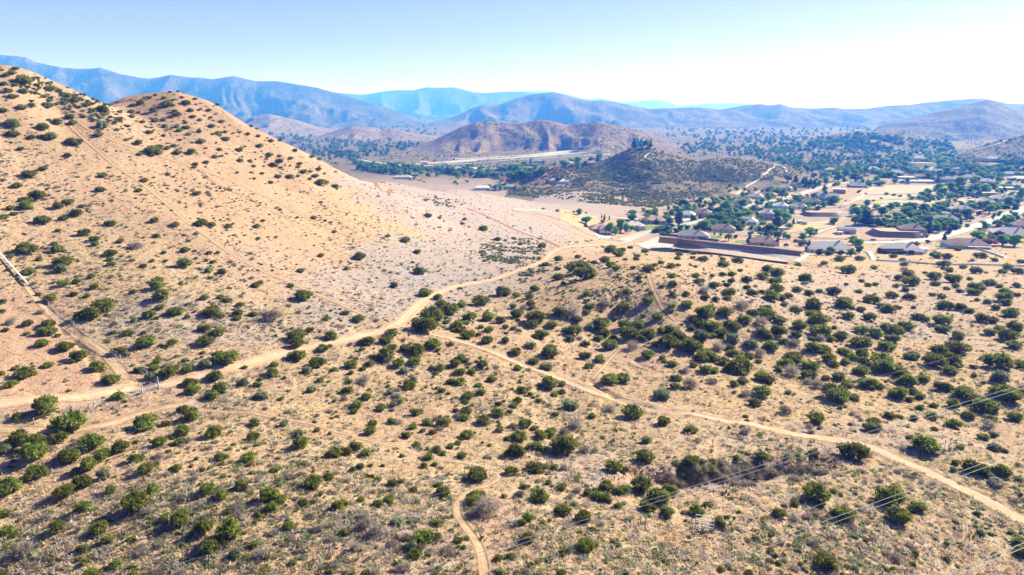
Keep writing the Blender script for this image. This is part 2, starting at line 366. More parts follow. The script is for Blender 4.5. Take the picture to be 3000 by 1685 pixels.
def hill_mat(name, c0, c1, c2, sc, dots=.5, bd=6):
    k = N(name); p = pos(k)
    a = k.noise(p, sc, 5, .62, .3); b = k.noise(p, sc * 9, 4, .65)
    col = k.mix(k.ramp(a, (.38, 0.), (.62, 1.)), c0, c1)
    col = k.mix(k.math('MULTIPLY', k.ramp(b, (.46, 0.), (.6, 1.)), dots), col, c2)
    return k.finish(col, .95, k.math('ADD', a, k.math('MULTIPLY', b, .35)), .85, bd * 1.4, .03)
GM = ground_mat()
HM = {}
hm_specs = {
 0: ((.08, .08, .06), (.12, .11, .08), (.05, .055, .04), .0016, .6, 60),
 1: ((.060, .055, .038), (.15, .115, .078), (.025, .034, .022), .004, .8, 30),
 2: ((.055, .055, .04), (.10, .09, .065), (.03, .036, .025), .003, .8, 34),
 3: ((.085, .070, .048), (.20, .15, .10), (.035, .04, .028), .006, .7, 16),
 4: ((.085, .075, .05), (.20, .16, .10), (.04, .05, .03), .008, .7, 9),
 5: ((.18, .14, .10), (.28, .21, .15), (.07, .08, .045), .01, .75, 5),
 6: ((.19, .14, .10), (.29, .21, .15), (.06, .07, .04), .014, .75, 3),
 7: ((.16, .14, .09), (.26, .21, .13), (.05, .065, .035), .02, .9, 3),
 8: ((.14, .105, .075), (.24, .175, .12), (.07, .065, .04), .02, .7, 2.0),
 9: ((.12, .105, .065), (.20, .165, .10), (.06, .07, .035), .025, .8, 1.8),
 10: ((.12, .10, .065), (.24, .18, .11), (.045, .05, .03), .03, .85, 1.0),
 11: ((.20, .12, .08), (.28, .18, .12), (.10, .09, .05), .05, .5, .8),
}
gobj = link('ground', submesh('ground', fid == 0), GM); tag(gobj, kind='structure')
for i in range(HN):
    m = fid == i + 1
    if m.any():
        o = link(HILLS[i][0] if i else 'mountain_range', submesh(HILLS[i][0], m), hill_mat('slope_scrub', *hm_specs[i]))
        tag(o, kind='structure')
# ------------------------------------------------------------------ plants
def foliage_mat(name, dark, mid, light, sc=3.0):
    k = N(name); oi = k.n('ObjectInfo').outputs['Random']
    tc = k.n('TexCoord').outputs['Object']
    a = k.noise(tc, sc, 2, .6)
    col = k.ramp(a, (.3, dark), (.5, mid), (.7, light))
    hs = k.n('HueSaturation', {'Color': col}); k.set(hs.inputs['Hue'], k.math('ADD', .482, k.math('MULTIPLY', oi, .036)))
    k.set(hs.inputs['Value'], k.math('ADD', .7, k.math('MULTIPLY', oi, .65)))
    return k.finish(hs.outputs[0], .75, spec=.15, trans=hs.outputs[0])
FM = {
 'j': foliage_mat('juniper_green', (.075, .095, .014), (.17, .19, .03), (.29, .30, .065)),
 's': foliage_mat('sage_grey_green', (.10, .125, .06), (.17, .20, .10), (.25, .28, .16)),
 'd': foliage_mat('dry_twigs', (.16, .13, .115), (.26, .22, .20), (.36, .32, .29)),
 'y': foliage_mat('yellow_green', (.09, .10, .02), (.16, .16, .035), (.24, .23, .06)),
 'b': foliage_mat('broadleaf_green', (.08, .18, .02), (.16, .29, .035), (.26, .40, .06)),
 'c': foliage_mat('conifer_green', (.022, .06, .02), (.045, .10, .035), (.08, .15, .05)),
 'g': foliage_mat('grey_leaf_green', (.05, .07, .045), (.085, .105, .065), (.13, .15, .095)),
 'p': foliage_mat('purple_leaf', (.035, .010, .018), (.07, .02, .03), (.10, .035, .045)),
 'r': foliage_mat('rusty_leaf', (.14, .06, .035), (.22, .10, .06), (.28, .15, .09)),
}
_k = N('bark'); BARK = _k.finish(_k.ramp(_k.noise(pos(_k), 8, 3), (.3, (.10, .075, .055)), (.7, (.20, .16, .12))), .9)

_ico = None
def icos():
    global _ico
    if _ico is None:
        import bmesh
        b = bmesh.new(); bmesh.ops.create_icosphere(b, subdivisions=2, radius=1)
        _ico = (np.array([v.co[:] for v in b.verts]), np.array([[v.index for v in f.verts] for f in b.faces])); b.free()
    return _ico
def crown_mesh(name, lobes, nleaf, lsize, seed, spiky=0.0, core=.8, aspect=1.6, up=.35):
    """lobes: rows (x, y, z, rx, rz).  Leaf sprays cover the outside of every lobe."""
    r = np.random.default_rng(seed); L = np.array(lobes, float)
    V = []; F = []; off = 0
    iv, ifc = icos()
    if core > 0:
        for l in L:
            v = iv * (1 + .22 * (r.random((len(iv), 1)) - .5)) * [l[3] * core, l[3] * core, l[4] * core] + l[:3]
            v[:, 2] = np.maximum(v[:, 2], .01)
            V.append(v); F.append(np.concatenate([ifc, ifc[:, :1]], 1) + off); off += len(v)   # tris as degenerate quads replaced below
    tri = np.concatenate(F) if F else np.zeros((0, 4), int)
    area = L[:, 3] ** 2; pk = r.choice(len(L), nleaf, p=area / area.sum())
    d = r.normal(size=(nleaf, 3)); d[:, 2] = np.abs(d[:, 2]) * 1.0 - .35 * r.random(nleaf); d /= np.linalg.norm(d, axis=1)[:, None]
    l = L[pk]; rad = (.78 + .52 * r.random(nleaf) ** 2.2)[:, None]
    c = l[:, :3] + d * rad * np.stack([l[:, 3], l[:, 3], l[:, 4]], 1)
    keep = np.ones(nleaf, bool)
    for q in L:                                       # drop leaves buried inside another lobe
        e = (((c - q[:3]) / [q[3] * .78, q[3] * .78, q[4] * .78]) ** 2).sum(1); keep &= ~(e < 1)
    keep &= c[:, 2] > .0
    c = c[keep]; d = d[keep]; n = len(c)
    t = d + .9 * r.normal(size=(n, 3)); t[:, 2] += up; t /= np.linalg.norm(t, axis=1)[:, None]     # spray direction
    b = np.cross(t, r.normal(size=(n, 3))); b /= np.linalg.norm(b, axis=1)[:, None]
    sz = (lsize * (.6 + .8 * r.random(n)))[:, None]
    hl = t * sz * aspect * .5 * (1 + spiky); hw = b * sz * .5 / (1 + spiky)
    base = c - hl * .6; tip = c + hl; mid = c + hl * .1 + np.cross(t, b) * sz * .18
    q = np.stack([base, mid + hw, tip, mid - hw], 1).reshape(-1, 3)
    V.append(q); fl = np.arange(n * 4).reshape(n, 4) + off
    VA = np.concatenate(V)
    me = bpy.data.meshes.new(name)
    nt_ = len(tri); me.vertices.add(len(VA)); me.vertices.foreach_set('co', VA.astype(np.float32).ravel())
    li = np.concatenate([tri[:, :3].ravel(), fl.ravel()]).astype(np.int32)
    me.loops.add(len(li)); me.loops.foreach_set('vertex_index', li)
    ls = np.concatenate([np.arange(nt_) * 3, nt_ * 3 + np.arange(n) * 4]).astype(np.int32)
    lt = np.concatenate([np.full(nt_, 3), np.full(n, 4)]).astype(np.int32)
    me.polygons.add(len(ls)); me.polygons.foreach_set('loop_start', ls); me.polygons.foreach_set('loop_total', lt)
    me.update(calc_edges=True)
    return me
def lobes_shrub(seed, n=11, flat=.62, spread=.34):
    r = np.random.default_rng(seed); out = []
    for i in range(n):
        a = r.random() * 6.283; q = spread * math.sqrt(r.random()) * 1.05
        rr = .12 + .11 * r.random(); z = rr * .7 + (flat - rr * 1.6) * max(0, 1 - (q / .42) ** 2) * (.55 + .45 * r.random())
        out.append((q * math.cos(a), q * math.sin(a) * .95, z, rr, rr * .85))
    out.append((0, 0, flat * .36, .27, flat * .40))
    for i in range(5):
        a = i * 1.2566 + r.random(); out.append((.27 * math.cos(a), .27 * math.sin(a), .10, .13, .12))
    return out
def lobes_tree(seed, n=16, base=.28, top=1.0, rad=.36):
    r = np.random.default_rng(seed); out = []
    for i in range(n):
        z = base + (top - base) * (.1 + .8 * r.random()); w_ = rad * math.sin(math.pi * min(.93, max(.12, (z - base) / (top - base) * .85 + .1))) ** .6
        a = r.random() * 6.283; q = w_ * .62 * math.sqrt(r.random()) + .02; rr = .11 + .09 * r.random()
        out.append((q * math.cos(a) * 1.15, q * math.sin(a) * 1.15, min(z, top - rr * .7), rr, rr * .85))
    out.append((0, 0, (base + top) / 2, rad * .55, (top - base) * .38))
    return out
def lobes_cone(seed, n=7, w=.26):
    r = np.random.default_rng(seed)
    return [(.04 * r.normal(), .04 * r.normal(), .14 + .8 * i / (n - 1) * .95, w * (1 - .82 * i / (n - 1)) + .02, .12) for i in range(n)]
def stems_mesh(name, seed, h=.4, n=6, lean=.25, r0=.022):
    r = np.random.default_rng(seed); V = []; F = []
    for i in range(n):
        a = r.random() * 6.283; b = np.array([.03 * math.cos(a), .03 * math.sin(a), -.06]); e = np.array([lean * math.cos(a) * r.random(), lean * math.sin(a) * r.random(), h * (.7 + .5 * r.random())])
        o = len(V)
        for j in range(3):
            c = b + (e - b) * j / 2; rr = r0 * (1 - .32 * j)
            for q in range(5): V.append((c[0] + rr * math.cos(q * 1.2566), c[1] + rr * math.sin(q * 1.2566), c[2]))
        for j in range(2):
            for q in range(5): F.append((o + j * 5 + q, o + j * 5 + (q + 1) % 5, o + j * 5 + 5 + (q + 1) % 5, o + j * 5 + 5 + q))
    return npmesh(name, V, F, True)
PROTO = {}
PROTO['j'] = [crown_mesh('juniper_crown', lobes_shrub(s, 10 + s % 5, .50 + .05 * (s % 3), .32 + .02 * (s % 3)), 1300, .066, s, .2, core=.62) for s in range(1, 8)]
PROTO['y'] = [crown_mesh('shrub_crown', lobes_shrub(s, 9, .5), 700, .055, s, .5) for s in range(21, 24)]
PROTO['s'] = [crown_mesh('sage_crown', lobes_shrub(s, 9, .55), 800, .045, s, .5) for s in range(31, 34)]
PROTO['d'] = [crown_mesh('twig_crown', lobes_shrub(s, 7, .52), 520, .10, s, 2.6, core=0.0, aspect=2.0) for s in range(41, 44)]
PROTO['b'] = [crown_mesh('tree_crown', lobes_tree(s, 15 + s % 4, .12, 1.0, .42), 900, .08, s, .0) for s in range(51, 56)]
PROTO['c'] = [crown_mesh('conifer_crown', lobes_cone(s, 7, .24 + .03 * (s % 3)), 650, .075, s, .4, up=-.1) for s in range(61, 64)]
for kk, ref in (('g', 'b'), ('p', 'b'), ('r', 'b')): PROTO[kk] = [m.copy() for m in PROTO[ref][:3]]
for kk, ms in PROTO.items():
    for m in ms: m.materials.clear(); m.materials.append(FM[kk])
STEM = {'shrub': stems_mesh('stem', 3), 'tree': stems_mesh('trunk', 4, .62, 4, .10, .03)}
for m in STEM.values(): m.materials.append(BARK)

def shrub(kind, name, u, v, wpx, hpx=None, label=None, cat='shrub', group=None, parts=False, tree=False, hf=1.0):
    """a plant whose crown is centred on the pixel (u, v) and wpx photo pixels wide"""
    if hpx is None: hpx = wpx * .66
    x, y, z = pt(u, v + hpx * .42)
    _, _, d = proj(x, y, z); wm = wpx * d / FOC
    me = random.choice(PROTO[kind]); rz = random.random() * 6.283
    if tree: hm = hpx * d / FOC * 1.05; sc = (wm * 1.4, wm * 1.4, hm)
    else:
        hf *= 1.2 if (v > 1180 and u < 1150) else 1.0
        sc = (wm * .97, wm * .97, wm * (.90 + .25 * random.random()) * hf)
    if parts:
        e = bpy.data.objects.new(name, None); C.objects.link(e); e.location = (x, y, z - .05); e.rotation_euler = (0, 0, rz); e.scale = sc
        c = link('crown', me, parent=e); s = link('trunk' if tree else 'stem', STEM['tree' if tree else 'shrub'], parent=e); o = e
        e.empty_display_size = .1
    else:
        o = link(name, me, loc=(x, y, z - .05)); o.rotation_euler = (0, 0, rz); o.scale = sc
    tag(o, label, cat, group)
    return o, (x, y, z, wm)

def scatter(name, P_, scl, protos, rnd, parent=None, kind='stuff', tiltmax=0.0):
    """P_ (n,3); one object whose points carry instances of the prototype meshes"""
    n = len(P_)
    me = bpy.data.meshes.new(name); me.vertices.add(n); me.vertices.foreach_set('co', np.asarray(P_, np.float32).ravel())
    a = me.attributes.new('scl', 'FLOAT_VECTOR', 'POINT'); a.data.foreach_set('vector', np.asarray(scl, np.float32).ravel())
    rot = np.zeros((n, 3), np.float32); rot[:, 2] = rnd.random(n) * 6.283
    if tiltmax: rot[:, :2] = (rnd.random((n, 2)) - .5) * tiltmax
    a = me.attributes.new('rot', 'FLOAT_VECTOR', 'POINT'); a.data.foreach_set('vector', rot.ravel())
    a = me.attributes.new('pick', 'INT', 'POINT'); a.data.foreach_set('value', rnd.integers(0, len(protos), n).astype(np.int32))
    o = link(name, me, parent=parent)
    g = bpy.data.node_groups.new(name, 'GeometryNodeTree')
    g.interface.new_socket('Geometry', in_out='INPUT', socket_type='NodeSocketGeometry'); g.interface.new_socket('Geometry', in_out='OUTPUT', socket_type='NodeSocketGeometry')
    gi = g.nodes.new('NodeGroupInput'); go = g.nodes.new('NodeGroupOutput')
    jn = g.nodes.new('GeometryNodeJoinGeometry')
    for pm in protos:
        po = bpy.data.objects.new(name + '_source', pm)
        oi = g.nodes.new('GeometryNodeObjectInfo'); oi.inputs['Object'].default_value = po; oi.inputs['As Instance'].default_value = True
        g.links.new(oi.outputs['Geometry'], jn.inputs[0])
    ip = g.nodes.new('GeometryNodeInstanceOnPoints'); ip.inputs['Pick Instance'].default_value = True
    def at(nm, ty):
        q = g.nodes.new('GeometryNodeInputNamedAttribute'); q.data_type = ty; q.inputs['Name'].default_value = nm; return q.outputs['Attribute']
    g.links.new(gi.outputs[0], ip.inputs['Points']); g.links.new(jn.outputs[0], ip.inputs['Instance'])
    g.links.new(at('pick', 'INT'), ip.inputs['Instance Index']); g.links.new(at('scl', 'FLOAT_VECTOR'), ip.inputs['Scale'])
    er = g.nodes.new('FunctionNodeEulerToRotation'); g.links.new(at('rot', 'FLOAT_VECTOR'), er.inputs[0]); g.links.new(er.outputs[0], ip.inputs['Rotation'])
    g.links.new(ip.outputs[0], go.inputs[0])
    md = o.modifiers.new('scatter', 'NODES'); md.node_group = g
    if kind: o['kind'] = kind
    return o
# ------------------------------------------------------------------ roads, tracks and patches laid on the ground
def resample(P_, step):
    P_ = np.asarray(P_, float); d = np.hypot(*np.diff(P_, axis=0).T); L = np.concatenate([[0], np.cumsum(d)])
    n = max(3, int(L[-1] / step) + 1); t = np.linspace(0, L[-1], n)
    Q = np.stack([np.interp(t, L, P_[:, 0]), np.interp(t, L, P_[:, 1])], 1)
    for _ in range(3 if n > 6 else 0): Q[1:-1] = (Q[:-2] + 2 * Q[1:-1] + Q[2:]) / 4
    return Q
def smooth_line(pix, per=8):
    x, y, _ = pix_ground([p[0] for p in pix], [p[1] for p in pix]); P_ = np.stack([x, y], 1)
    if len(P_) < 3: return P_
    out = []
    for i in range(len(P_) - 1):
        a = P_[max(0, i - 1)]; b = P_[i]; c = P_[i + 1]; d = P_[min(len(P_) - 1, i + 2)]
        for t in np.linspace(0, 1, per, endpoint=False):
            out.append(.5 * (2 * b + t * (c - a) + t * t * (2 * a - 5 * b + 4 * c - d) + t ** 3 * (3 * b - 3 * c + d - a)))
    out.append(P_[-1]); return np.array(out)
def strip_mesh(name, L, Rr, nx, off, jit=0.0):
    """surface between the world lines L and Rr, draped; attribute 'across' runs 0..1"""
    n = len(L); a = np.linspace(0, 1, nx)
    X = L[:, None, 0] * (1 - a) + Rr[:, None, 0] * a; Y = L[:, None, 1] * (1 - a) + Rr[:, None, 1] * a
    if jit:
        w_ = np.abs(a - .5) * 2
        j = (fbm(X / 1.6, Y / 1.6, 3) - .5) * jit * w_ ** 3
        dx = (Rr - L); ln = np.hypot(dx[:, 0], dx[:, 1])[:, None] + 1e-6
        X = X + j * dx[:, :1] / ln * np.sign(a - .5); Y = Y + j * dx[:, 1:] / ln * np.sign(a - .5)
    Zz = gz(X, Y) + (off if np.isscalar(off) else off[:, None])
    V = np.stack([X, Y, Zz], -1).reshape(-1, 3); i = np.arange(n * nx).reshape(n, nx)
    F = np.stack([i[:-1, :-1], i[:-1, 1:], i[1:, 1:], i[1:, :-1]], -1).reshape(-1, 4)
    me = npmesh(name, V, F, True)
    at = me.attributes.new('across', 'FLOAT', 'POINT'); at.data.foreach_set('value', np.tile(a, n).astype(np.float32))
    return me
def road(name, pix, width, mat, off=.05, nx=7, jit=.5, mask=True, kind='structure', label=None, cat=None, w1=None, level=0):
    C_ = smooth_line(pix); ym = C_[:, 1].mean(); C_ = resample(C_, max(.8, ym * .006))
    T = np.gradient(C_, axis=0); T /= np.hypot(T[:, 0], T[:, 1])[:, None] + 1e-9; Nn = np.stack([-T[:, 1], T[:, 0]], 1)
    wd = np.linspace(width, w1 or width, len(C_))[:, None]
    # the sheet follows the surface at the mesh's own grid, so a little lift grows with distance
    o_ = off + C_[:, 1] * .00022
    me = strip_mesh(name, C_ - Nn * wd / 2, C_ + Nn * wd / 2, nx, o_, jit)
    if level:
        co = np.zeros(len(me.vertices) * 3, np.float32); me.vertices.foreach_get('co', co); co = co.reshape(len(C_), nx, 3)
        zc = co[:, :, 2].max(1); k_ = np.ones(level) / level; zc = np.convolve(np.pad(zc, level // 2, 'edge'), k_, 'valid')[:len(zc)]
        co[:, :, 2] = zc[:, None]; co[:, 0, 2] -= 7; co[:, -1, 2] -= 7; me.vertices.foreach_set('co', co.ravel()); me.update()
    ob = link(name, me, mat); tag(ob, label, cat, kind=kind)
    if mask:
        q = C_[::max(1, len(C_) // 60)]; ROADMASK.append(([tuple(p) for p in q], width * .42))
    return ob
def patch(name, top, bot, mat, off=.08, nx=10, kind='structure', label=None, cat=None, n=40):
    a = smooth_line(top, 6) if len(top) > 2 else smooth_line(top); b = smooth_line(bot, 6) if len(bot) > 2 else smooth_line(bot)
    def rs_(P_):
        d = np.hypot(*np.diff(P_, axis=0).T); L = np.concatenate([[0], np.cumsum(d)]); t = np.linspace(0, L[-1], n)
        return np.stack([np.interp(t, L, P_[:, 0]), np.interp(t, L, P_[:, 1])], 1)
    a, b = rs_(a), rs_(b); me = strip_mesh(name, a, b, nx, off + a[:, 1].mean() * .00022)
    o = link(name, me, mat); tag(o, label, cat, kind=kind); return o
ROADMASK = []
def across(k): return k.n('Attribute', attribute_name='across').outputs['Fac']
def dirt_mat(name, c0, c1, ruts=.4, edge=.32, rutcol=(.30, .17, .10)):
    k = N(name); p = pos(k); a = across(k); w_ = k.math('ABSOLUTE', k.math('SUBTRACT', k.math('MULTIPLY', a, 2.), 1.))
    n_ = k.noise(p, 1.1, 4, .65); m_ = k.noise(p, 5, 3, .7)
    col = k.ramp(n_, (.3, c0), (.7, c1))
    rut = k.ramp(w_, (.30, 0.), (.42, 1.), (.52, 1.), (.66, 0.))
    col = k.mix(k.math('MULTIPLY', rut, ruts), col, rutcol)
    col = k.mix(k.ramp(m_, (.6, 0.), (.72, .3)), col, (.25, .17, .11))
    b = k.n('BsdfPrincipled', {'Base Color': col, 'Roughness': .95, 'Specular IOR Level': .05})
    h = k.math('ADD', k.math('MULTIPLY', n_, .6), k.math('SUBTRACT', k.math('MULTIPLY', m_, .25), k.math('MULTIPLY', rut, .35)))
    k.set(b.inputs['Normal'], k.n('Bump', {'Height': h, 'Strength': .7, 'Distance': .4}))
    al = k.ramp(k.math('ADD', w_, k.math('MULTIPLY', k.math('SUBTRACT', k.noise(p, .9, 4, .7), .5), 1.1)), (1 - edge, 1.), (1.05, 0.))
    ms = k.n('MixShader', {0: al}); k.set(ms.inputs[1], k.n('BsdfTransparent')); k.set(ms.inputs[2], b)
    k.set(k.out.inputs['Surface'], ms); return k.m
M_ROAD = dirt_mat('packed_dirt', (.38, .265, .18), (.46, .34, .245), .4, .4)
M_TRK = dirt_mat('rutted_soil', (.31, .205, .13), (.40, .285, .19), .6, .75, (.22, .13, .08))
M_ROAD2 = dirt_mat('faint_dirt', (.37, .26, .175), (.45, .335, .235), .5, .7)
M_SOFT = dirt_mat('faint_track', (.33, .225, .145), (.41, .30, .205), .5, 1.0)
M_RED = dirt_mat('red_soil', (0.203, 0.090, 0.051), (0.281, 0.140, 0.078), .5, .5)
M_PATH = dirt_mat('worn_path', (.34, .235, .155), (.42, .305, .21), .3, .9)
def plain(name, c0, c1, sc=.6, rough=.9, bump=.2, bd=.05):
    k = N(name); p = pos(k); n_ = k.noise(p, sc, 4, .6); n2_ = k.noise(p, sc * 6, 3, .6)
    return k.finish(k.mix(k.ramp(n2_, (.35, .25), (.65, 0.)), k.ramp(n_, (.3, c0), (.7, c1)), tuple(.7 * q for q in c0)), rough, n2_, bump, bd, .2)
M_ASPH = plain('pale_asphalt', (.30, .295, .29), (.37, .365, .355), .12)
M_CONC = plain('pale_concrete', (.32, .305, .28), (.42, .405, .375), .2)
M_LAWN = plain('lawn_green', (.07, .13, .02), (.13, .19, .035), .5, bump=.5)
M_GREYR = plain('grey_riprap', (.26, .25, .245), (.36, .35, .34), .8, bump=.8, bd=.3)
M_REDB = plain('red_bank_soil', (.19, .13, .105), (.30, .205, .16), .6, bump=.8, bd=.3)
M_PINK = plain('channel_floor', (0.296, 0.211, 0.172), (0.359, 0.265, 0.218), .4)
M_GOLD = plain('paddock_straw', (0.328, 0.226, 0.117), (0.406, 0.296, 0.172), .15)
M_TAN = plain('paddock_dust', (0.312, 0.211, 0.148), (0.390, 0.281, 0.211), .12)
M_PGRN = plain('paddock_pale_green', (0.234, 0.226, 0.125), (0.312, 0.289, 0.172), .15)
M_HWY = plain('highway_concrete', (.30, .295, .29), (.38, .37, .36), .02)

road('dirt_road', [(-120, 1200), (0, 1187), (100, 1172), (200, 1165), (300, 1155), (400, 1143), (500, 1138 - 12), (580, 1104), (668, 1081), (760, 1055), (854, 1031), (930, 1014), (1000, 998), (1047, 988), (1097, 975), (1147, 959), (1175, 944), (1206, 914), (1233, 887), (1256, 872), (1295, 854), (1349, 837), (1408, 827), (1466, 812), (1543, 786), (1586, 769), (1606, 755), (1621, 738), (1652, 726), (1699, 721), (1757, 718), (1815, 714), (1840, 706)], 5.0, M_ROAD, w1=7.0)
road('dirt_road', [(1165, 952), (1202, 965), (1248, 976), (1303, 988), (1349, 1002), (1408, 1019), (1466, 1042), (1505, 1058), (1563, 1081), (1621, 1101), (1679, 1125), (1757, 1156), (1835, 1178), (1932, 1203), (2000, 1212), (2116, 1232), (2233, 1251), (2330, 1273), (2427, 1286), (2543, 1307), (2621, 1342), (2737, 1393), (2854, 1447), (2932, 1490), (3000, 1525), (3150, 1600)], 3.0, M_ROAD2, w1=8.0)
road('dirt_track', [(190, 348), (233, 395), (287, 442), (330, 480), (388, 519), (446, 562), (505, 612), (543, 647), (602, 689), (660, 732), (718, 767), (776, 798), (835, 821), (893, 848), (939, 868), (1000, 893), (1060, 920)], 2.9, M_TRK, off=.04, w1=2.2)
road('dirt_track', [(233, 360), (295, 395), (380, 428), (481, 461), (582, 496), (660, 523), (738, 558), (815, 593), (893, 636), (1000, 683), (1116, 720)], 3.6, M_TRK, off=.04)
road('dirt_track', [(543, 399), (575, 418), (621, 428), (679, 434), (738, 443)], 3.2, M_TRK, off=.04)
road('dirt_track', [(1054, 520), (1100, 537), (1147, 555)], 3.0, M_RED, off=.04)
road('dirt_track', [(1229, 573), (1272, 588)], 3.0, M_RED, off=.05)
road('dirt_track', [(1369, 610), (1446, 643), (1505, 672), (1560, 693), (1600, 705), (1650, 730)], 4.0, M_RED, off=.05, w1=3.0)
road('dirt_track', [(1897, 794), (1908, 833), (1924, 868), (1947, 910), (1982, 942)], 2.8, M_TRK, off=.04)
road('dirt_track', [(1466, 1397), (1439, 1420), (1369, 1443), (1338, 1486), (1349, 1521), (1373, 1556), (1400, 1591), (1412, 1626), (1420, 1670), (1425, 1720)], 1.9, M_SOFT, off=.03, w1=2.8)
road('dirt_track', [(-80, 1262), (0, 1256), (150, 1262), (291, 1250), (388, 1222), (466, 1199), (559, 1181)], 4.5, M_PATH, off=.03)
road('footpath', [(563, 1203), (679, 1208), (776, 1218), (873, 1234), (951, 1253), (1058, 1285), (1160, 1310), (1272, 1342), (1388, 1358)], 1.8, M_SOFT, off=.03)
road('dirt_track', [(82, 841), (116, 883), (163, 930), (217, 973), (272, 1011), (310, 1035), (338, 1066), (370, 1110)], 3.2, M_PATH, off=.03, w1=5)
road('footpath', [(1819, 1019), (1790, 1050), (1769, 1077), (1737, 1112)], 1.8, M_PATH, off=.03)
road('dirt_track', [(1502, 616), (1550, 626), (1600, 642), (1639, 661), (1678, 682), (1736, 702), (1784, 715), (1830, 714)], 9, M_PATH, off=.06)
road('dirt_track', [(1490, 618), (1480, 640), (1490, 660), (1505, 672)], 2.2, M_PATH, off=.05)
# paved streets
road('street', [(1828, 706), (1860, 693), (1900, 681), (1950, 670), (2000, 660), (2060, 645), (2110, 628), (2150, 614), (2200, 601), (2260, 590), (2330, 574), (2400, 552), (2445, 541), (2500, 533)], 10.5, M_ASPH, off=.12, jit=0, mask=True)
road('street', [(2521, 712), (2580, 711), (2636, 710), (2680, 707), (2713, 702), (2760, 692), (2800, 681), (2850, 667), (2888, 655), (2940, 636), (3000, 614), (3080, 585)], 12, M_ASPH, off=.12, jit=0, mask=True, w1=14)
road('street', [(2700, 508), (2730, 497), (2746, 483), (2738, 472), (2718, 463), (2700, 448), (2690, 440)], 13, M_ASPH, off=.4, jit=0, mask=True)
road('street', [(1905, 652), (1960, 640), (2000, 634), (2040, 640)], 8, M_CONC, off=.12, jit=0, mask=True)
road('street', [(1690, 632), (1760, 634), (1830, 640), (1900, 645)], 7, M_CONC, off=.12, jit=0, mask=True)
road('highway', [(1130, 489), (1200, 484), (1300, 477), (1388, 471), (1480, 465), (1582, 459), (1680, 453), (1745, 449)], 13, M_HWY, off=2.0, jit=0, mask=False, level=41)
road('highway', [(1330, 469), (1400, 464), (1480, 459), (1582, 453), (1680, 447), (1745, 445)], 12, M_HWY, off=2.5, jit=0, mask=False, level=41)
road('service_road', [(1050, 470), (1120, 480), (1171, 490), (1250, 488), (1500, 470), (1650, 462), (1790, 455)], 12, M_CONC, off=1.2, jit=0, mask=False)
road('hill_road', [(2155, 572), (2186, 550), (2215, 532), (2236, 515), (2258, 495), (2271, 484), (2283, 484)], 4.2, M_CONC, off=.8, jit=0, mask=False)
road('hill_road', [(2283, 485), (2300, 497), (2322, 513)], 4, M_CONC, off=.8, jit=0, mask=False)
road('hill_road', [(1915, 475), (1888, 462), (1904, 448), (1925, 445)], 2.6, M_CONC, off=.6, jit=0, mask=False)
road('hill_road', [(2520, 486), (2540, 473), (2555, 462)], 7, M_CONC, off=.8, jit=0, mask=False)
road('hill_road', [(2810, 460), (2860, 440), (2920, 425), (2950, 410)], 6, M_CONC, off=.8, jit=0, mask=False)
# lanes between the paddocks
for L_ in [[(2315, 690), (2370, 690), (2420, 672), (2450, 664)], [(2310, 652), (2400, 652), (2480, 640)], [(2330, 634), (2430, 627), (2520, 618), (2560, 600)],
           [(2470, 600), (2510, 585), (2545, 560), (2560, 545)], [(2580, 606), (2620, 591), (2660, 584)], [(2380, 707), (2450, 706), (2560, 704), (2640, 701)],
           [(2548, 737), (2552, 752), (2566, 764), (2650, 770), (2750, 772), (2850, 776), (3000, 782)], [(2334, 768), (2350, 757), (2366, 745)],
           [(2832, 726), (2880, 732), (2920, 745), (2950, 757)]]:
    road('lane', L_, 3.6, M_CONC, off=.1, jit=.3, mask=False)
# ground patches of the village
for a in [('lawn', [(1887, 661), (1935, 663)], [(1890, 680), (1925, 681)]), ('lawn', [(1996, 650), (2055, 648)], [(2005, 657), (2050, 656)]), ('lawn', [(2085, 691), (2118, 692)], [(2082, 698), (2116, 699)]),
          ('lawn', [(2158, 704), (2186, 705)], [(2152, 711), (2182, 713)]), ('lawn', [(2362, 605), (2385, 604)], [(2360, 612), (2378, 612)]), ('lawn', [(2150, 617), (2185, 616)], [(2143, 628), (2160, 627)]),
          ('lawn', [(2737, 717), (2790, 718)], [(2745, 728), (2788, 726)]), ('lawn', [(2688, 681), (2708, 681)], [(2688, 686), (2706, 687)]), ('lawn', [(2912, 566), (2958, 570)], [(2914, 572), (2955, 576)]),
          ('lawn', [(2742, 706), (2770, 706)], [(2740, 711), (2768, 711)]), ('lawn', [(2960, 611), (2985, 611)], [(2962, 616), (2982, 616)]), ('lawn', [(2935, 532), (2965, 533)], [(2932, 540), (2960, 540)])]:
    patch(*a, M_LAWN, off=.1)
patch('paddock', [(2560, 544), (2748, 543)], [(2505, 572), (2730, 566)], M_TAN)
patch('paddock', [(2505, 574), (2700, 570)], [(2480, 590), (2680, 582)], M_PGRN)
patch('paddock', [(2632, 589), (2765, 588)], [(2592, 604), (2745, 605)], M_PGRN)
patch('paddock', [(2577, 588), (2626, 586)], [(2556, 597), (2600, 597)], M_GOLD)
patch('paddock', [(2330, 616), (2470, 612)], [(2328, 626), (2465, 624)], M_TAN)
patch('paddock', [(2322, 656), (2480, 645)], [(2305, 684), (2420, 668)], M_GOLD)
patch('paddock', [(2440, 672), (2510, 670)], [(2385, 697), (2500, 698)], M_TAN)
patch('paddock', [(2810, 583), (2880, 584)], [(2790, 592), (2870, 594)], M_TAN)
patch('paddock', [(1640, 612), (1780, 634)], [(1640, 655), (1740, 680)], M_GOLD, off=.05)
patch('gravel_yard', [(2790, 668), (2850, 660)], [(2780, 681), (2800, 678)], M_TAN)
patch('paved_yard', [(2690, 642), (2730, 643)], [(2590, 666), (2620, 667)], M_CONC)
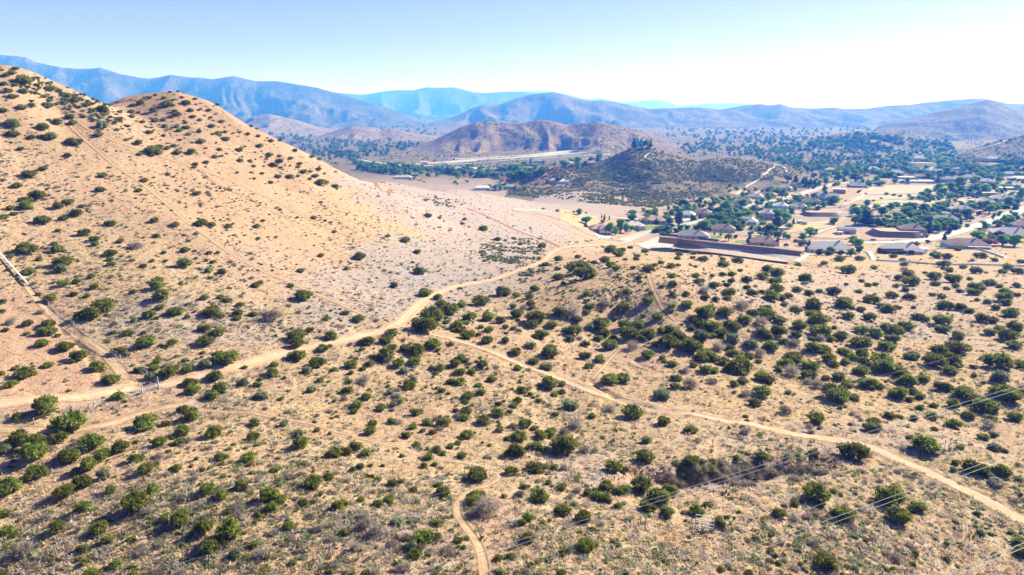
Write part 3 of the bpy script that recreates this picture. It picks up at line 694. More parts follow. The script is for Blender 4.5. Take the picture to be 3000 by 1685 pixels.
patch('driveway', [(1742, 684), (1782, 684)], [(1752, 700), (1800, 698)], M_CONC, off=.1)
patch('driveway', [(1975, 632), (2035, 640)], [(1960, 641), (2010, 650)], M_CONC, off=.13)
patch('concrete_basin', [(1918, 698), (1936, 696), (1975, 707), (2040, 719)], [(1858, 716), (1885, 727), (1950, 729), (2050, 728)], M_CONC, off=.15)
def bank(name, top, bot, run0, run1, mat, zoff=.3):
    """a sloped face: its crest lies where the top pixels meet the ground, its foot run1 metres nearer and lower"""
    tu = np.interp(np.linspace(0, 1, 60), np.linspace(0, 1, len(top)), [q[0] for q in top]); tv = np.interp(np.linspace(0, 1, 60), np.linspace(0, 1, len(top)), [q[1] for q in top])
    bu = np.interp(np.linspace(0, 1, 60), np.linspace(0, 1, len(bot)), [q[0] for q in bot]); bv = np.interp(np.linspace(0, 1, 60), np.linspace(0, 1, len(bot)), [q[1] for q in bot])
    ytop = np.interp(np.linspace(0, 1, 60), np.linspace(0, 1, len(BY)), BY)
    V = []; m = 6
    for k in range(60):
        a = wp(tu[k], tv[k], ytop[k] - run0); b_ = wp(bu[k], bv[k], ytop[k] - run1)
        a = np.array([a[0] * a[1], a[1], a[2]]); b_ = np.array([b_[0] * b_[1], b_[1], b_[2]])
        if run0 == 0: V.append(a + np.array([0, 9, -6.0])); V.append(a + np.array([0, 3.5, 0.0]))
        for q in range(m + 1):
            p_ = a + (b_ - a) * q / m; p_[2] += .25 * (vnoise(p_[0] * .7, p_[1] * .9) - .5) * (0 < q < m); V.append(p_)
    m += 2 * (run0 == 0)
    i_ = np.arange(60 * (m + 1)).reshape(60, m + 1); F = np.stack([i_[:-1, :-1], i_[1:, :-1], i_[1:, 1:], i_[:-1, 1:]], -1).reshape(-1, 4)
    me = npmesh(name, np.array(V), F, False); o = link(name, me, mat); tag(o, kind='structure'); return o
_t = [(1936, 694), (2000, 701), (2080, 710), (2180, 719), (2260, 726), (2350, 737)]
_L = [_t, [(1960, 703), (2010, 709), (2080, 718), (2180, 730), (2260, 741), (2342, 752)], [(1985, 712), (2030, 719), (2080, 727), (2180, 740), (2260, 752), (2322, 760)], [(1960, 726), (2020, 733), (2080, 739), (2180, 752), (2260, 763), (2310, 768)]]
BY = np.full(30, 1e9)
for _l, _r in zip(_L, (0, 2.6, 7.5, 26)):
    _q = np.array(_l, float); _k = np.linspace(0, 1, 30); _f = np.linspace(0, 1, len(_q)); _y = pix_ground(np.interp(_k, _f, _q[:, 0]), np.interp(_k, _f, _q[:, 1]))[1]
    BY = np.minimum(BY, _y + _r)
BY = np.array([BY[max(0, i_ - 4):i_ + 5].min() for i_ in range(30)]) - .6; BY = np.convolve(np.pad(BY, 4, 'edge'), np.ones(9) / 9, 'valid')
bank('channel_bank', _t, [(1960, 703), (2010, 709), (2080, 718), (2180, 730), (2260, 741), (2342, 752)], 0, 2.6, M_REDB)
bank('riprap_bank', [(1960, 703), (2010, 709), (2080, 718), (2180, 730), (2260, 741), (2342, 752)], [(1985, 712), (2030, 719), (2080, 727), (2180, 740), (2260, 752), (2322, 760)], 2.6, 7.5, M_GREYR)
bank('channel_floor', [(1985, 712), (2030, 719), (2080, 727), (2180, 740), (2260, 752), (2322, 760)], [(1960, 726), (2020, 733), (2080, 739), (2180, 752), (2260, 763), (2310, 768)], 7.5, 26, M_PINK)
# raised building pads whose banks fall towards the camera
M_BANK = plain('scrubby_bank', (.13, .11, .07), (.20, .165, .11), .3, bump=.8, bd=.4)
def pad(u, v, wd, dp, h, run, yaw, mat_top, mat_side):
    x, y, z = pt(u, v); c, s_ = math.cos(yaw), math.sin(yaw); V = []
    for (rx, ry, zz) in ((wd / 2 + run, dp / 2 + run, -1.2), (wd / 2, dp / 2, h)):
        for q in range(28):
            a = q / 28 * 6.283; ca, sa = math.cos(a), math.sin(a); e = 5.0
            k_ = (abs(ca) ** e + abs(sa) ** e) ** (-1 / e); px_, py_ = rx * ca * k_, ry * sa * k_
            V.append((x + px_ * c - py_ * s_, y + px_ * s_ + py_ * c, z + zz))
    V.append((x, y, z + h)); F = [(q, (q + 1) % 28, 28 + (q + 1) % 28, 28 + q) for q in range(28)] + [(28 + q, 28 + (q + 1) % 28, 56) for q in range(28)]
    me = bpy.data.meshes.new('terrace'); me.from_pydata(V, [], F); me.materials.append(mat_side); me.materials.append(mat_top)
    for i_, p_ in enumerate(me.polygons): p_.material_index = 1 if i_ >= 28 else 0
    o = link('terrace', me); tag(o, kind='structure'); return z + h
pad(2625, 690, 34, 20, 5.0, 7, R(-8), M_GOLD, M_REDB)
pad(2403, 631, 30, 14, 4.0, 6, 0, M_TAN, M_REDB)
pad(2885, 575, 30, 12, 5.0, 6, 0, M_TAN, M_REDB)
pad(2698, 488, 50, 22, 8, 16, R(5), M_GOLD, M_BANK)
pad(2905, 490, 50, 26, 9, 26, R(5), M_GOLD, M_BANK)
# ------------------------------------------------------------------ shrubs seen one by one
# per block: origin of the block in the photograph, then x, y, width (block units), kind letter
SHRUBS = [((0, 100), """20,268,30 90,285,70 50,305,60 180,345,130 30,370,60 380,405,80 300,400,30 520,460,50 570,495,60 655,530,60 65,425,60 100,465,70 180,425,80 240,500,40 265,438,40
120,378,50 165,548,75 30,572,60 360,530,90,s 240,530,70,s 530,622,70 550,665,70 435,658,90 370,645,45 105,668,120 325,695,95 100,745,100 240,775,60 380,768,100 310,770,60 745,750,80
780,560,110 700,522,40 825,530,50 878,512,30 905,585,50 905,645,60 885,717,45 965,690,45 770,680,110,s 560,800,130,y 160,860,55 515,912,60 330,1010,65 225,1045,110 780,1060,70 1090,1098,65
760,1165,80 1050,1175,55 130,1140,75 285,1215,120 200,1240,90 205,1285,115 515,1262,90 445,1290,85 625,1290,55 575,1340,110 85,1310,60 30,1375,70 110,1350,60 480,1385,70 835,1420,90
330,1395,120 1170,1400,70 1520,1420,100 1600,1432,80 1325,1432,70 1985,1405,40 2115,1322,35 2425,1265,35 2370,1382,50 2245,1382,30 2455,1405,30 1490,1195,70 1565,1190,40,s 1270,1055,40
1055,903,50 1045,815,70 955,793,40 1130,735,60 1155,865,140 1205,845,60 1340,885,75 1445,882,80 1195,890,70 1265,855,55 1315,838,50 1150,912,45 1235,765,35 1100,695,30 1075,660,45
1175,650,60 1230,645,50 995,585,55 1045,590,35 995,615,60,s 1160,570,70 1315,578,55 1340,600,70 1285,435,30 1345,430,30 1170,458,30 1130,478,35 1090,478,30 1235,480,40 1060,515,60
1005,532,50 1260,525,90 1375,475,35 1410,515,70 1440,575,50 1500,570,35 1575,570,45 1475,485,40 1545,480,50 1640,530,40 1675,655,50 1455,620,50 1510,645,45 1400,665,40 1410,698,60
1355,720,60 1500,730,55,s 1600,690,60 1425,752,45 1650,745,60 1520,803,70 1705,787,70 1700,735,45 1605,750,35 1810,735,35 1760,745,30 1870,752,40 1950,768,40 2045,802,50 2115,800,40
1960,840,60 1895,692,40 1935,712,30 1875,652,35 1715,550,40 1665,525,30 1825,595,50 1900,640,50 1810,600,30 2010,690,40 2045,748,40 2135,750,30 1590,625,35 1545,612,30 1335,690,60,s
1245,690,60,s 1850,845,30 1805,872,60 1660,868,45 1625,920,55,s 1815,950,60 1555,962,50 1475,975,50 1465,1000,40 1890,955,50,s 1915,993,45 2035,905,60 2110,920,35 2225,877,45
2195,932,45 2110,955,60 2060,982,65 2260,975,45 2250,998,45 2365,910,45 2410,942,45 2350,925,40 2345,855,30 2230,815,40 2120,1005,35 1975,1050,40 2100,1072,60 1895,1042,30 2045,1118,45
2190,1070,65 2250,1068,40 2295,1035,60 2345,1035,40 2405,1015,50 2450,1050,30 2380,1065,60 2430,1115,95 2530,1142,60 2340,1090,35 2445,915,35 2535,973,25 1920,1087,35 1790,1042,30 1640,1300,30"""),
((0, 600), """640,205,90 440,190,45 1185,225,65 710,250,85 720,290,65 910,272,55 1425,268,40 1040,300,90,d 210,320,160 415,285,60,s 435,330,95 840,355,100 1400,332,80 1470,345,40 1580,358,50
1645,355,50 1240,357,45 1480,400,35 1555,415,40,s 1610,428,50 1390,435,125 1150,420,45 1250,420,40 85,380,55 380,360,35 480,420,150 455,475,120,s 215,495,105 300,405,60,s 835,405,65
840,440,75 1000,415,45 1085,455,65 1165,470,30 1570,490,75,s 1680,500,75 1590,545,50 695,535,65 1195,560,90 1180,605,105 1365,588,35 475,590,90 585,572,70 710,612,80 560,670,65
655,685,60 1010,650,60 1220,675,150 60,488,40 100,470,30 205,568,40 1960,580,65 1930,600,80 2195,605,60 2290,675,145 2270,490,70 2420,380,55 2525,200,40 1950,252,40 1940,155,60
1720,158,65 385,698,105 290,670,50,y 1545,695,75 1665,690,70 1715,712,80 1815,745,70 1420,745,45 780,745,190 675,810,175 1205,765,80 1330,790,140 1610,790,160 1665,835,75 1800,810,85
1910,820,70 1790,848,75 1125,822,100 1185,850,45 1415,843,50 1010,865,75,s 805,828,35 2050,835,130,d 2465,852,75 2570,815,30 25,720,55 15,800,60 45,940,55 85,880,70,d 210,888,80
205,965,55 305,805,60,d 365,885,120 365,940,140 440,980,50 320,1035,105 490,1055,140 600,1130,135 540,1172,75,y 365,1200,85 740,1215,145 120,1228,60 195,1260,150 80,1345,105
835,1310,145 10,1265,50 895,1430,120 890,1095,125 960,1125,60,s 855,955,60 975,955,90 1090,960,50,s 1305,1030,80 1100,1025,160 1215,1057,50 1545,925,110 1640,950,125 1555,1020,140
1530,1110,50 1650,1125,110 1720,1140,190 1540,1185,140,s 1395,1168,55 1055,1240,90 1165,1220,90 1190,1178,65 1140,1280,95,s 1275,1250,150 1335,1215,50 1420,1232,85 1620,1280,130
1845,1220,55 1440,1330,115 1455,1388,130 1665,1365,130 1610,1420,110 1840,1325,110,s 1940,1350,80 1970,1310,50 2070,1205,75 2055,1262,105 2150,1300,40 2240,1125,150 2240,970,160
2240,1035,120 2340,940,65 2500,980,125 2440,1070,100,y 2390,1185,130 2320,1240,110,s 2420,1320,60 2350,1385,80,s 2520,1235,60 2490,1060,50"""),
((1000, 600), """655,80,65 738,97,38 930,105,38 915,138,40 1075,175,80 350,230,50 815,193,28 480,255,90,s 575,350,65 140,385,100 40,475,55 540,430,35 590,495,105 505,468,20 395,600,80,s
1120,550,30,s 1300,250,40 1180,255,60 1355,290,50 1515,305,75 1640,400,80 1545,445,60 1785,388,55 1835,403,35,s 1640,540,95 1675,588,50 1630,475,65,y 1780,460,200 1850,505,180
1905,430,55 1985,410,95 2035,445,90 2075,470,80 2025,332,110 2180,320,50 2115,340,70 2095,368,90 1975,315,30 2300,375,35 2230,380,60 2290,345,70 2225,405,55 2205,470,50 2140,408,40
2320,470,110 2360,450,60 2490,460,70 2540,400,60 2550,370,60 2545,330,60 2410,430,60 2500,530,65 2245,545,55 2540,450,50 2505,590,85 2425,610,50 2335,660,50 2315,705,100 2150,645,60
2090,685,50 1850,662,65 1875,758,90 1855,800,65 1985,750,80,d 2120,775,120 2280,830,55 2385,830,110 2495,755,75 2490,795,55 2500,665,50 1460,628,80 1435,650,50 1420,685,75 1425,732,80
1440,768,60 1335,720,30 1300,762,60 1375,768,60,d 1220,645,135 1320,672,70 1055,710,150 630,655,115 730,690,85 755,745,110 820,780,160 905,750,80 690,830,190 630,900,210 965,840,120
790,845,50,y 795,880,60 1105,838,110 1205,865,95 1325,815,105 870,900,110 905,935,90 850,945,45 940,880,70,s 955,970,120 1035,975,55 1058,915,50 1115,935,80 1240,915,60 1245,965,40
1300,928,55 1340,945,50 1095,1012,110 1240,1015,70 1330,865,40 1460,840,170 1445,890,120 1640,800,130 1590,895,100 1740,810,120,d 1775,855,100 1505,960,130 1475,992,60 1430,1050,90
1320,1100,100 1740,935,160 1725,1000,95,s 1985,965,110 1960,885,160 1885,910,100,s 2065,855,50 1940,1000,80 2050,1000,80 2025,1045,140 1835,1040,85,y 1565,1100,160 1455,1170,95
1550,1210,115,s 1870,1207,80 1840,1125,110,y 1950,1150,120,y 2170,950,170 2250,890,120 2310,960,140 2270,1005,80 2140,895,120 2200,1060,90,d 2420,940,80 2470,1030,150 2380,1040,90
2480,930,110 2540,980,120 2550,1040,80 2310,1120,110 2420,1150,60 2440,1175,50 2500,1190,90 2530,1300,100 2520,1360,90 2410,1405,130,s 2015,1300,150 2125,1300,120 1330,1230,70
1565,1335,150 1665,1345,70 1370,1390,95 1600,1425,60 1665,1400,85,s 1065,1198,85 890,1255,100 985,1252,75 905,1135,80 935,1165,70 855,1190,90 830,1045,60 730,1090,50 690,1040,130
665,1060,80 570,1080,150 480,1075,90 340,1120,160 385,1070,80 230,1140,50 380,960,100 335,1010,120 195,1020,125 155,1085,50 35,810,70 130,850,105 70,1190,120 220,1190,80 165,1230,60
75,1262,50 340,1165,80,d 435,1190,95 550,1180,110 470,1240,90,s 745,1225,85 715,1265,60 1135,1310,85 1035,1355,70 825,1330,80 895,1330,100 510,1345,105 170,1310,90,d 165,1350,50,d
60,1330,60 40,1395,90 375,1405,80,s 760,1395,70 1050,1410,85 950,1430,90 545,1310,70,s 680,1225,50 1290,1385,35"""),
((2000, 600), """18,342,40 80,360,60 180,335,40 75,395,50 155,405,85 300,362,30 370,380,35 300,405,55 415,415,95 305,445,90 435,490,50 100,525,70 60,455,30 97,462,42 220,528,50,s 305,525,60
370,520,65 480,563,90 125,570,85 235,600,90 310,575,30 335,600,60 365,570,60 605,535,110 640,480,90 705,510,120 700,565,110 705,620,130 485,620,65 525,655,90 160,638,80,d 350,655,105
335,695,70 170,690,75 30,665,70 30,740,100 250,705,65 670,680,130 600,655,60 745,700,80 800,680,75 455,750,110,d 640,765,70 865,635,85 950,662,80 925,545,115 915,585,60,s 1035,645,70,s
1130,645,120 1065,435,60 870,447,60 1180,403,90 1335,400,80 1245,485,125 1445,472,55 1655,410,60 1670,445,65 1585,383,60 1910,378,90 1990,385,80 2075,330,60 2250,375,100 2355,410,60
2185,415,40 1965,440,110 2115,465,60 2555,425,60 2015,490,70 2215,490,100 2450,460,100 2410,500,70 2530,495,95 1235,598,35 1350,572,50 1330,650,60 1400,600,60 1455,597,50 1670,485,60,d
1695,515,100 1720,570,140 1635,550,80 1610,607,60 1675,633,75,s 1580,672,105 1705,690,95 1895,535,110 2040,550,130 1910,588,80 1830,510,40 1990,628,55 1965,480,40 2165,558,50
2060,610,60 2090,645,65 1885,672,65 1955,690,65 2220,615,130 2310,580,110 2195,650,110 2390,608,60 2435,648,100 2520,605,70 2425,690,140 2520,675,60 2440,730,90 2220,712,50
2470,805,130 2360,770,80 2295,722,80,s 1745,770,50,s 1770,835,100 1830,858,60 1975,750,130 2090,765,100 2160,795,80 1960,860,150 1955,930,120 2075,978,100 1720,1125,130,s 1690,900,130
1600,940,150 1535,915,110 1580,1000,120 1460,960,130 1345,935,115 1345,1018,180 1540,1060,130 1250,830,100 1410,840,110 1415,705,130 1205,735,155 1195,765,50 1280,775,55 1345,785,75
1500,760,80 1550,775,120 1620,768,70 985,745,160 1010,770,90 855,785,100 765,740,70,s 980,810,110 1025,855,170 880,905,120 1035,945,180 1145,923,50 1195,980,110 975,1070,140
1110,1000,100 1065,1085,130 1040,1000,80,d 975,1000,70 855,1030,80 760,1025,80 860,975,90 715,935,150 600,960,130 640,990,80 525,1035,140,s 660,1055,130 840,1040,90,d 590,880,110,d
470,860,110 535,800,90 600,800,100 730,860,110 640,820,150 390,910,110 350,880,90 320,795,140 170,805,170 210,770,90 115,870,130 220,900,140 130,975,160,s 290,955,120 70,925,70,y
380,1000,130,s 225,975,70 60,1050,190 20,1000,80 270,1065,100,d 355,1070,90 375,1110,100 160,1105,140 140,1145,120 500,1130,90 580,1115,80,d 570,1175,60 220,1140,120 310,1180,100
440,1165,130 420,1205,200 175,1235,110 80,1205,70 240,1240,90 30,1245,70,d 330,1235,80 450,1245,100 600,1290,140 650,1320,100 450,1320,90 390,1345,85 60,1355,110,d 225,1325,70,d
460,1270,70,s 820,1140,180 770,1190,130 730,1230,90 820,1250,120,d 960,1200,150 950,1235,80 945,1275,130 1100,1150,120 1220,1095,110 1140,1190,110 1220,1180,90 1280,1140,90
1350,1120,110 1360,1165,90 1340,1235,140 1500,1165,170 1500,1215,170 1590,1225,120 1640,1260,120 1170,1290,110 1235,1345,100 1080,1300,70 950,1330,70,d 1010,1350,100,d 1395,1335,160
1480,1365,90 1620,1320,60 1690,1320,140 1815,1300,110 1960,1360,130 1135,1395,190 1630,1395,140 2110,1395,130 2010,1380,80 1740,1400,80 600,1395,150 795,1410,60 1935,1085,140
2065,1065,200 1900,1165,190 2035,1150,160 2380,1165,220 2540,1190,130 2500,905,140 2450,980,150 2500,1050,120 2390,930,90 2260,850,120 2340,870,80 2320,950,100,s 2280,885,60
2380,1285,160,s 2015,1235,130,y 2075,1205,80,y 2195,1215,70,y 2200,1285,50 2270,1335,50,y 1985,1205,60,y 2390,1395,170 2450,1400,120 2560,1400,60"""),
((0, 1125), """345,165,200 140,240,95 535,275,255 1600,85,110 1665,20,120,s 1390,185,100 1455,228,140 1255,290,85 1095,285,200 1380,350,110 1195,430,125 1355,430,100 450,400,130
700,425,190 915,470,130 780,520,130 525,535,170 660,605,140 575,655,95,s 635,725,150 780,680,130,s 270,665,160 75,765,190 490,800,160 50,480,130,s 160,400,170 270,430,190 260,510,200
40,965,100 60,1095,120 110,1130,70 430,1075,130 755,1085,140 630,915,120 1150,780,110 1035,890,200 835,790,90 1105,630,130 1180,600,60 1025,555,120 1330,625,95 1525,640,60 1670,540,105
1610,360,140 1650,370,60 1925,285,100 2140,290,70,s 1910,390,100 1870,550,130 1885,600,70 1565,785,140 1625,795,60 1670,835,110 1825,760,110 2070,640,80 2030,835,160 2110,870,110
2060,920,110 1720,955,75 1245,1000,90 1360,1010,160 1540,1070,150 1740,1095,200 1680,1160,130 1570,1235,130 1600,1200,160 980,1165,65 805,1170,110 620,1235,95 640,1340,80,y 690,1425,130
875,1350,100 800,1385,60 40,1240,55 190,1245,150,d 30,1420,80 2270,440,140 2390,340,60 2250,370,90,s 2485,690,90 2370,740,140 2520,510,130 2300,885,85 2550,910,110 2180,1060,100
2110,715,65 2545,240,45 2525,120,45 2120,105,60 2350,35,80,s 2540,1340,80 1975,1280,100,d 1915,1205,90 1780,1265,100,s 2010,1290,80 1970,80,120,s 2490,370,50,y 1480,560,50,s
1445,615,50,y 380,970,60 1680,600,50 1945,970,50"""),
((1000, 1125), """190,90,85 435,125,75 390,150,55,d 300,168,90 100,200,60 510,10,100 120,150,100 235,285,95 215,345,110 380,275,80 565,200,100 650,280,95 770,280,130 690,355,65 540,315,75
615,345,55,s 490,375,90,y 950,85,95 935,130,65 1185,145,65 1300,150,80 1330,115,80 1185,205,125 1270,205,50 865,195,50 945,200,95 920,250,95 1075,262,110 950,370,110 1725,150,140,s
1485,120,60 1425,75,50 1610,75,65 1610,222,65 1760,290,130,d 1755,285,60 1895,232,70 2025,180,85,d 2200,200,170 2415,70,150,s 2430,270,120 1385,290,110 1290,305,80,s 1455,325,70
1190,335,80 1345,385,130 1260,405,80 1500,375,125 1580,355,110 1675,360,90,d 1670,450,220 1310,495,155 1450,460,120 1510,485,90 1835,490,90,d 1475,615,160 1280,650,115 1610,620,70
1680,625,60,d 1025,665,190 1015,835,195 770,800,120 725,755,70 770,835,60 565,455,80 720,488,90 650,485,45 825,465,70 880,440,60 910,530,85 770,520,60 660,545,90 625,610,75 700,600,60
750,630,50 185,515,100 110,465,110 40,500,110 145,615,75 90,640,60 220,610,45 310,612,40 275,718,65 380,740,100 450,730,60,y 365,800,50 360,865,105 270,895,90 150,862,70 20,890,75
545,790,80 575,880,60,s 420,1030,120,s 175,1065,100,d 270,1100,120,d 110,1230,80,d 35,1110,90,y 15,1330,50 725,1040,95 630,1140,170 540,1200,140,s 710,1145,90 560,1275,110
880,1170,85 930,1225,60,s 190,1415,70 90,1420,50 1090,915,200,d 1000,985,90,d 1345,825,75 1385,765,80 1500,835,150 1560,740,60 1660,770,100 1670,935,145 1825,990,150 1410,1000,95
1365,1035,70 1520,1045,60 1410,1145,120 1280,1290,80 1185,1310,80 1445,1360,50,y 1840,1200,170 1915,1210,70 1665,1265,85,y 1800,1110,45 2055,610,140 2290,530,160 2270,750,170
2130,790,130 2000,760,120 1940,835,120 1860,810,70 2000,860,100 2090,910,80 2400,830,200 2480,790,130 2310,915,130 2455,960,115 2130,640,80 1340,680,40,y 2305,415,90 1670,1420,70
1120,455,50,y"""),
((2000, 1125), """60,330,120 65,560,130 545,130,115 600,90,80,s 480,65,80,d 1165,75,190 1290,90,100,s 780,195,100,d 1190,175,45 1010,255,130 475,238,50 465,355,80,d 1265,300,40
1430,310,150,s 1440,270,110 1555,225,100 1635,240,65 1620,60,160 1710,110,70 1790,80,90 1795,170,70 1880,230,95 1890,155,75 1740,250,80,s 2110,50,150 2190,105,150 2045,145,105
2300,150,190 2250,185,100 2450,60,200 2560,75,60 2040,285,130 2160,225,110 2320,250,90 2505,240,130 1900,335,60 2310,300,90,d 1720,395,80,s 1830,440,210 2095,470,65
2260,395,100 2345,380,70 2340,470,120,s 2420,495,70,s 1270,490,240 2200,610,190 2310,685,90 2400,640,150 2060,590,65 2040,640,70,s 2365,755,80,d 2540,710,90,s 1560,830,220
1010,810,210 1135,810,60 1040,900,80 1195,835,50 1210,960,190 1620,980,190 1775,915,130 110,940,130 190,905,80 275,1030,110 335,1000,50 635,1000,50 600,535,100 405,550,60 470,595,50
990,505,90 870,530,60 790,540,70,d 290,600,70,d 600,600,90,d 850,895,70 725,965,110 1075,1310,200 1990,1320,65 1760,1275,60 1385,1170,55 2220,970,60 2540,1180,110 2560,1250,120
290,1390,65 500,1420,70 870,1250,60,y 2240,1110,90,s 1740,1355,60,s 1600,1290,100,d""")]
SL = []
for (ox, oy), txt in SHRUBS:
    for tkn in txt.split():
        q = tkn.split(','); SL.append([ox + float(q[0]) / 2.576, oy + float(q[1]) / 2.576, float(q[2]) / 2.576, q[3] if len(q) > 3 else 'j'])
rs = random.Random(3)
jun = sorted([q for q in SL if q[3] == 'j'], key=lambda q: -q[2]); big = jun[:290]; rest = jun[290:]
oth = [q for q in SL if q[3] != 'j']
NAMES = {'j': 'juniper_shrub', 's': 'sagebrush', 'd': 'dead_shrub', 'y': 'rabbitbrush'}
SHRUB_OBJ = []
for n_, q in enumerate(big + oth):
    o_, _i = shrub(q[3], NAMES[q[3]], q[0], q[1], q[2], label='shrub', cat='shrub', parts=q[2] > 44 and q[3] == 'j'); SHRUB_OBJ.append((o_, q[0], q[1], q[2], q[3]))
# the smaller junipers
def scat_px(name, rows, kinds, hf=1.0):
    u = np.array([q[0] for q in rows]); v = np.array([q[1] for q in rows]); wpx = np.array([q[2] for q in rows])
    x, y, z = pix_ground(u, v + wpx * .27); _, _, d = proj(x, y, z); wm = wpx * d / FOC
    s = np.stack([wm, wm, wm * hf * (.85 + .3 * RNG.random(len(wm)))], 1)
    return scatter(name, np.stack([x, y, z - .04], 1), s, kinds, RNG)
scat_px('juniper_scrub', rest, PROTO['j'], 1.0)

# low tufts that cover the open ground, sampled evenly over the view
def tuft_mesh(name, seed, n, h, spread, wid, mat, lean=.5):
    r = np.random.default_rng(seed); a = r.random(n) * 6.283; q = spread * np.sqrt(r.random(n))
    b = np.stack([q * np.cos(a), q * np.sin(a), np.full(n, -.03)], 1)
    t = b + np.stack([np.cos(a) * lean * r.random(n), np.sin(a) * lean * r.random(n), h * (.5 + .6 * r.random(n))], 1)
    s = np.stack([-np.sin(a + r.normal(size=n)), np.cos(a + r.normal(size=n)), np.zeros(n)], 1) * wid
    V = np.stack([b - s, b + s, t + s * .5, t - s * .5], 1).reshape(-1, 3)
    me = npmesh(name, V, np.arange(4 * n).reshape(n, 4)); me.materials.append(mat); return me
def tm(name, a, b, c):
    k = N(name); oi = k.n('ObjectInfo').outputs['Random']
    col = k.ramp(oi, (.1, a), (.5, b), (.9, c)); return k.finish(col, .9, spec=.05, trans=col)
T_STRAW = tm('straw', (.48, .37, .21), (.60, .48, .30), (.70, .60, .42))
T_GREY = tm('grey_twigs', (.30, .245, .21), (.41, .35, .31), (.52, .455, .41))
T_SAGE = tm('sage_leaf', (.14, .17, .085), (.24, .265, .15), (.36, .37, .25))
T_BROWN = tm('brown_twigs', (.22, .155, .10), (.31, .225, .15), (.40, .30, .21))
T_GRN = tm('green_leaf', (.06, .085, .02), (.10, .12, .03), (.16, .17, .05))
TUF = {'straw': [tuft_mesh('straw_tuft', s, 16, .42, .30, .07, T_STRAW) for s in (1, 2, 3)],
       'grey': [tuft_mesh('grey_tuft', s, 26, .42, .34, .055, T_GREY, .3) for s in (4, 5, 6)],
       'sage': [tuft_mesh('sage_tuft', s, 30, .42, .34, .075, T_SAGE, .25) for s in (7, 8, 9)],
       'brown': [tuft_mesh('brown_tuft', s, 24, .4, .34, .05, T_BROWN, .25) for s in (10, 11)],
       'green': [tuft_mesh('green_tuft', s, 30, .45, .34, .08, T_GRN, .25) for s in (12, 13)]}
def sample_view(n, v0, v1, u0=-150, u1=3150):
    u = RNG.uniform(u0, u1, n); v = RNG.uniform(v0, v1, n)
    x, y, z = pix_ground(u, v); return u, v, x, y, z
def covat(x, y):
    s = x / y; i = np.clip(np.searchsorted(S, s), 0, NS - 1); j = np.clip(np.searchsorted(Yr, y), 0, NY - 1); return cov[j, i], HID[j, i]
def off_road(x, y):
    ok = np.ones(len(x), bool)
    for pts, hw in ROADMASK:
        d, _ = seg_dist(x, y, pts); ok &= d > hw
    return ok
def tufts():
    specs = [('dry_grass', 'straw', 120000, .2, .75, 2, 1.0), ('grey_brush', 'grey', 46000, .3, 1.15, 0, 1.0), ('low_sagebrush', 'sage', 28000, .3, 1.05, 3, 1.0),
             ('brown_brush', 'brown', 15000, .3, 1.1, 4, .9), ('green_brush', 'green', 12000, .25, 1.0, 5, .9)]
    for name, kd, n, s0, s1, ch, hh in specs:
        # density follows the picture area so that near and far ground read alike
        u, v, x, y, z = sample_view(n, 300, 1760)
        cv, hid = covat(x, y)
        pat = fbm(x / 16 + ch * 9, y / 16, 3); p2 = fbm(x / 4 + ch * 5, y / 4, 2)
        keep = (hid == 0) & (y < 640) & (y > 35)
        if ch == 2: keep &= RNG.random(n) < .35 + .6 * cv[:, 2] + .3 * (pat > .5)
        elif ch == 0: keep &= RNG.random(n) < .26 + .74 * cv[:, 0] + .35 * (pat > .55)
        elif ch == 3: keep &= RNG.random(n) < .9 * sstep(.44, .62, pat)
        else: keep &= RNG.random(n) < .8 * sstep(.42, .6, pat) * sstep(.4, .55, p2)
        keep &= RNG.random(n) > .85 * cv[:, 1]
        keep &= off_road(x, y)
        x, y, z = x[keep], y[keep], z[keep]
        sz = s0 + (s1 - s0) * RNG.random(len(x)) ** 2.2
        sz *= 1 + .35 * sstep(90, 260, y)
        sc = np.stack([sz * 1.25, sz * 1.25, sz * hh * (.7 + .5 * RNG.random(len(x)))], 1)
        scatter(name, np.stack([x, y, z], 1), sc, TUF[kd], RNG, tiltmax=.3)
tufts()
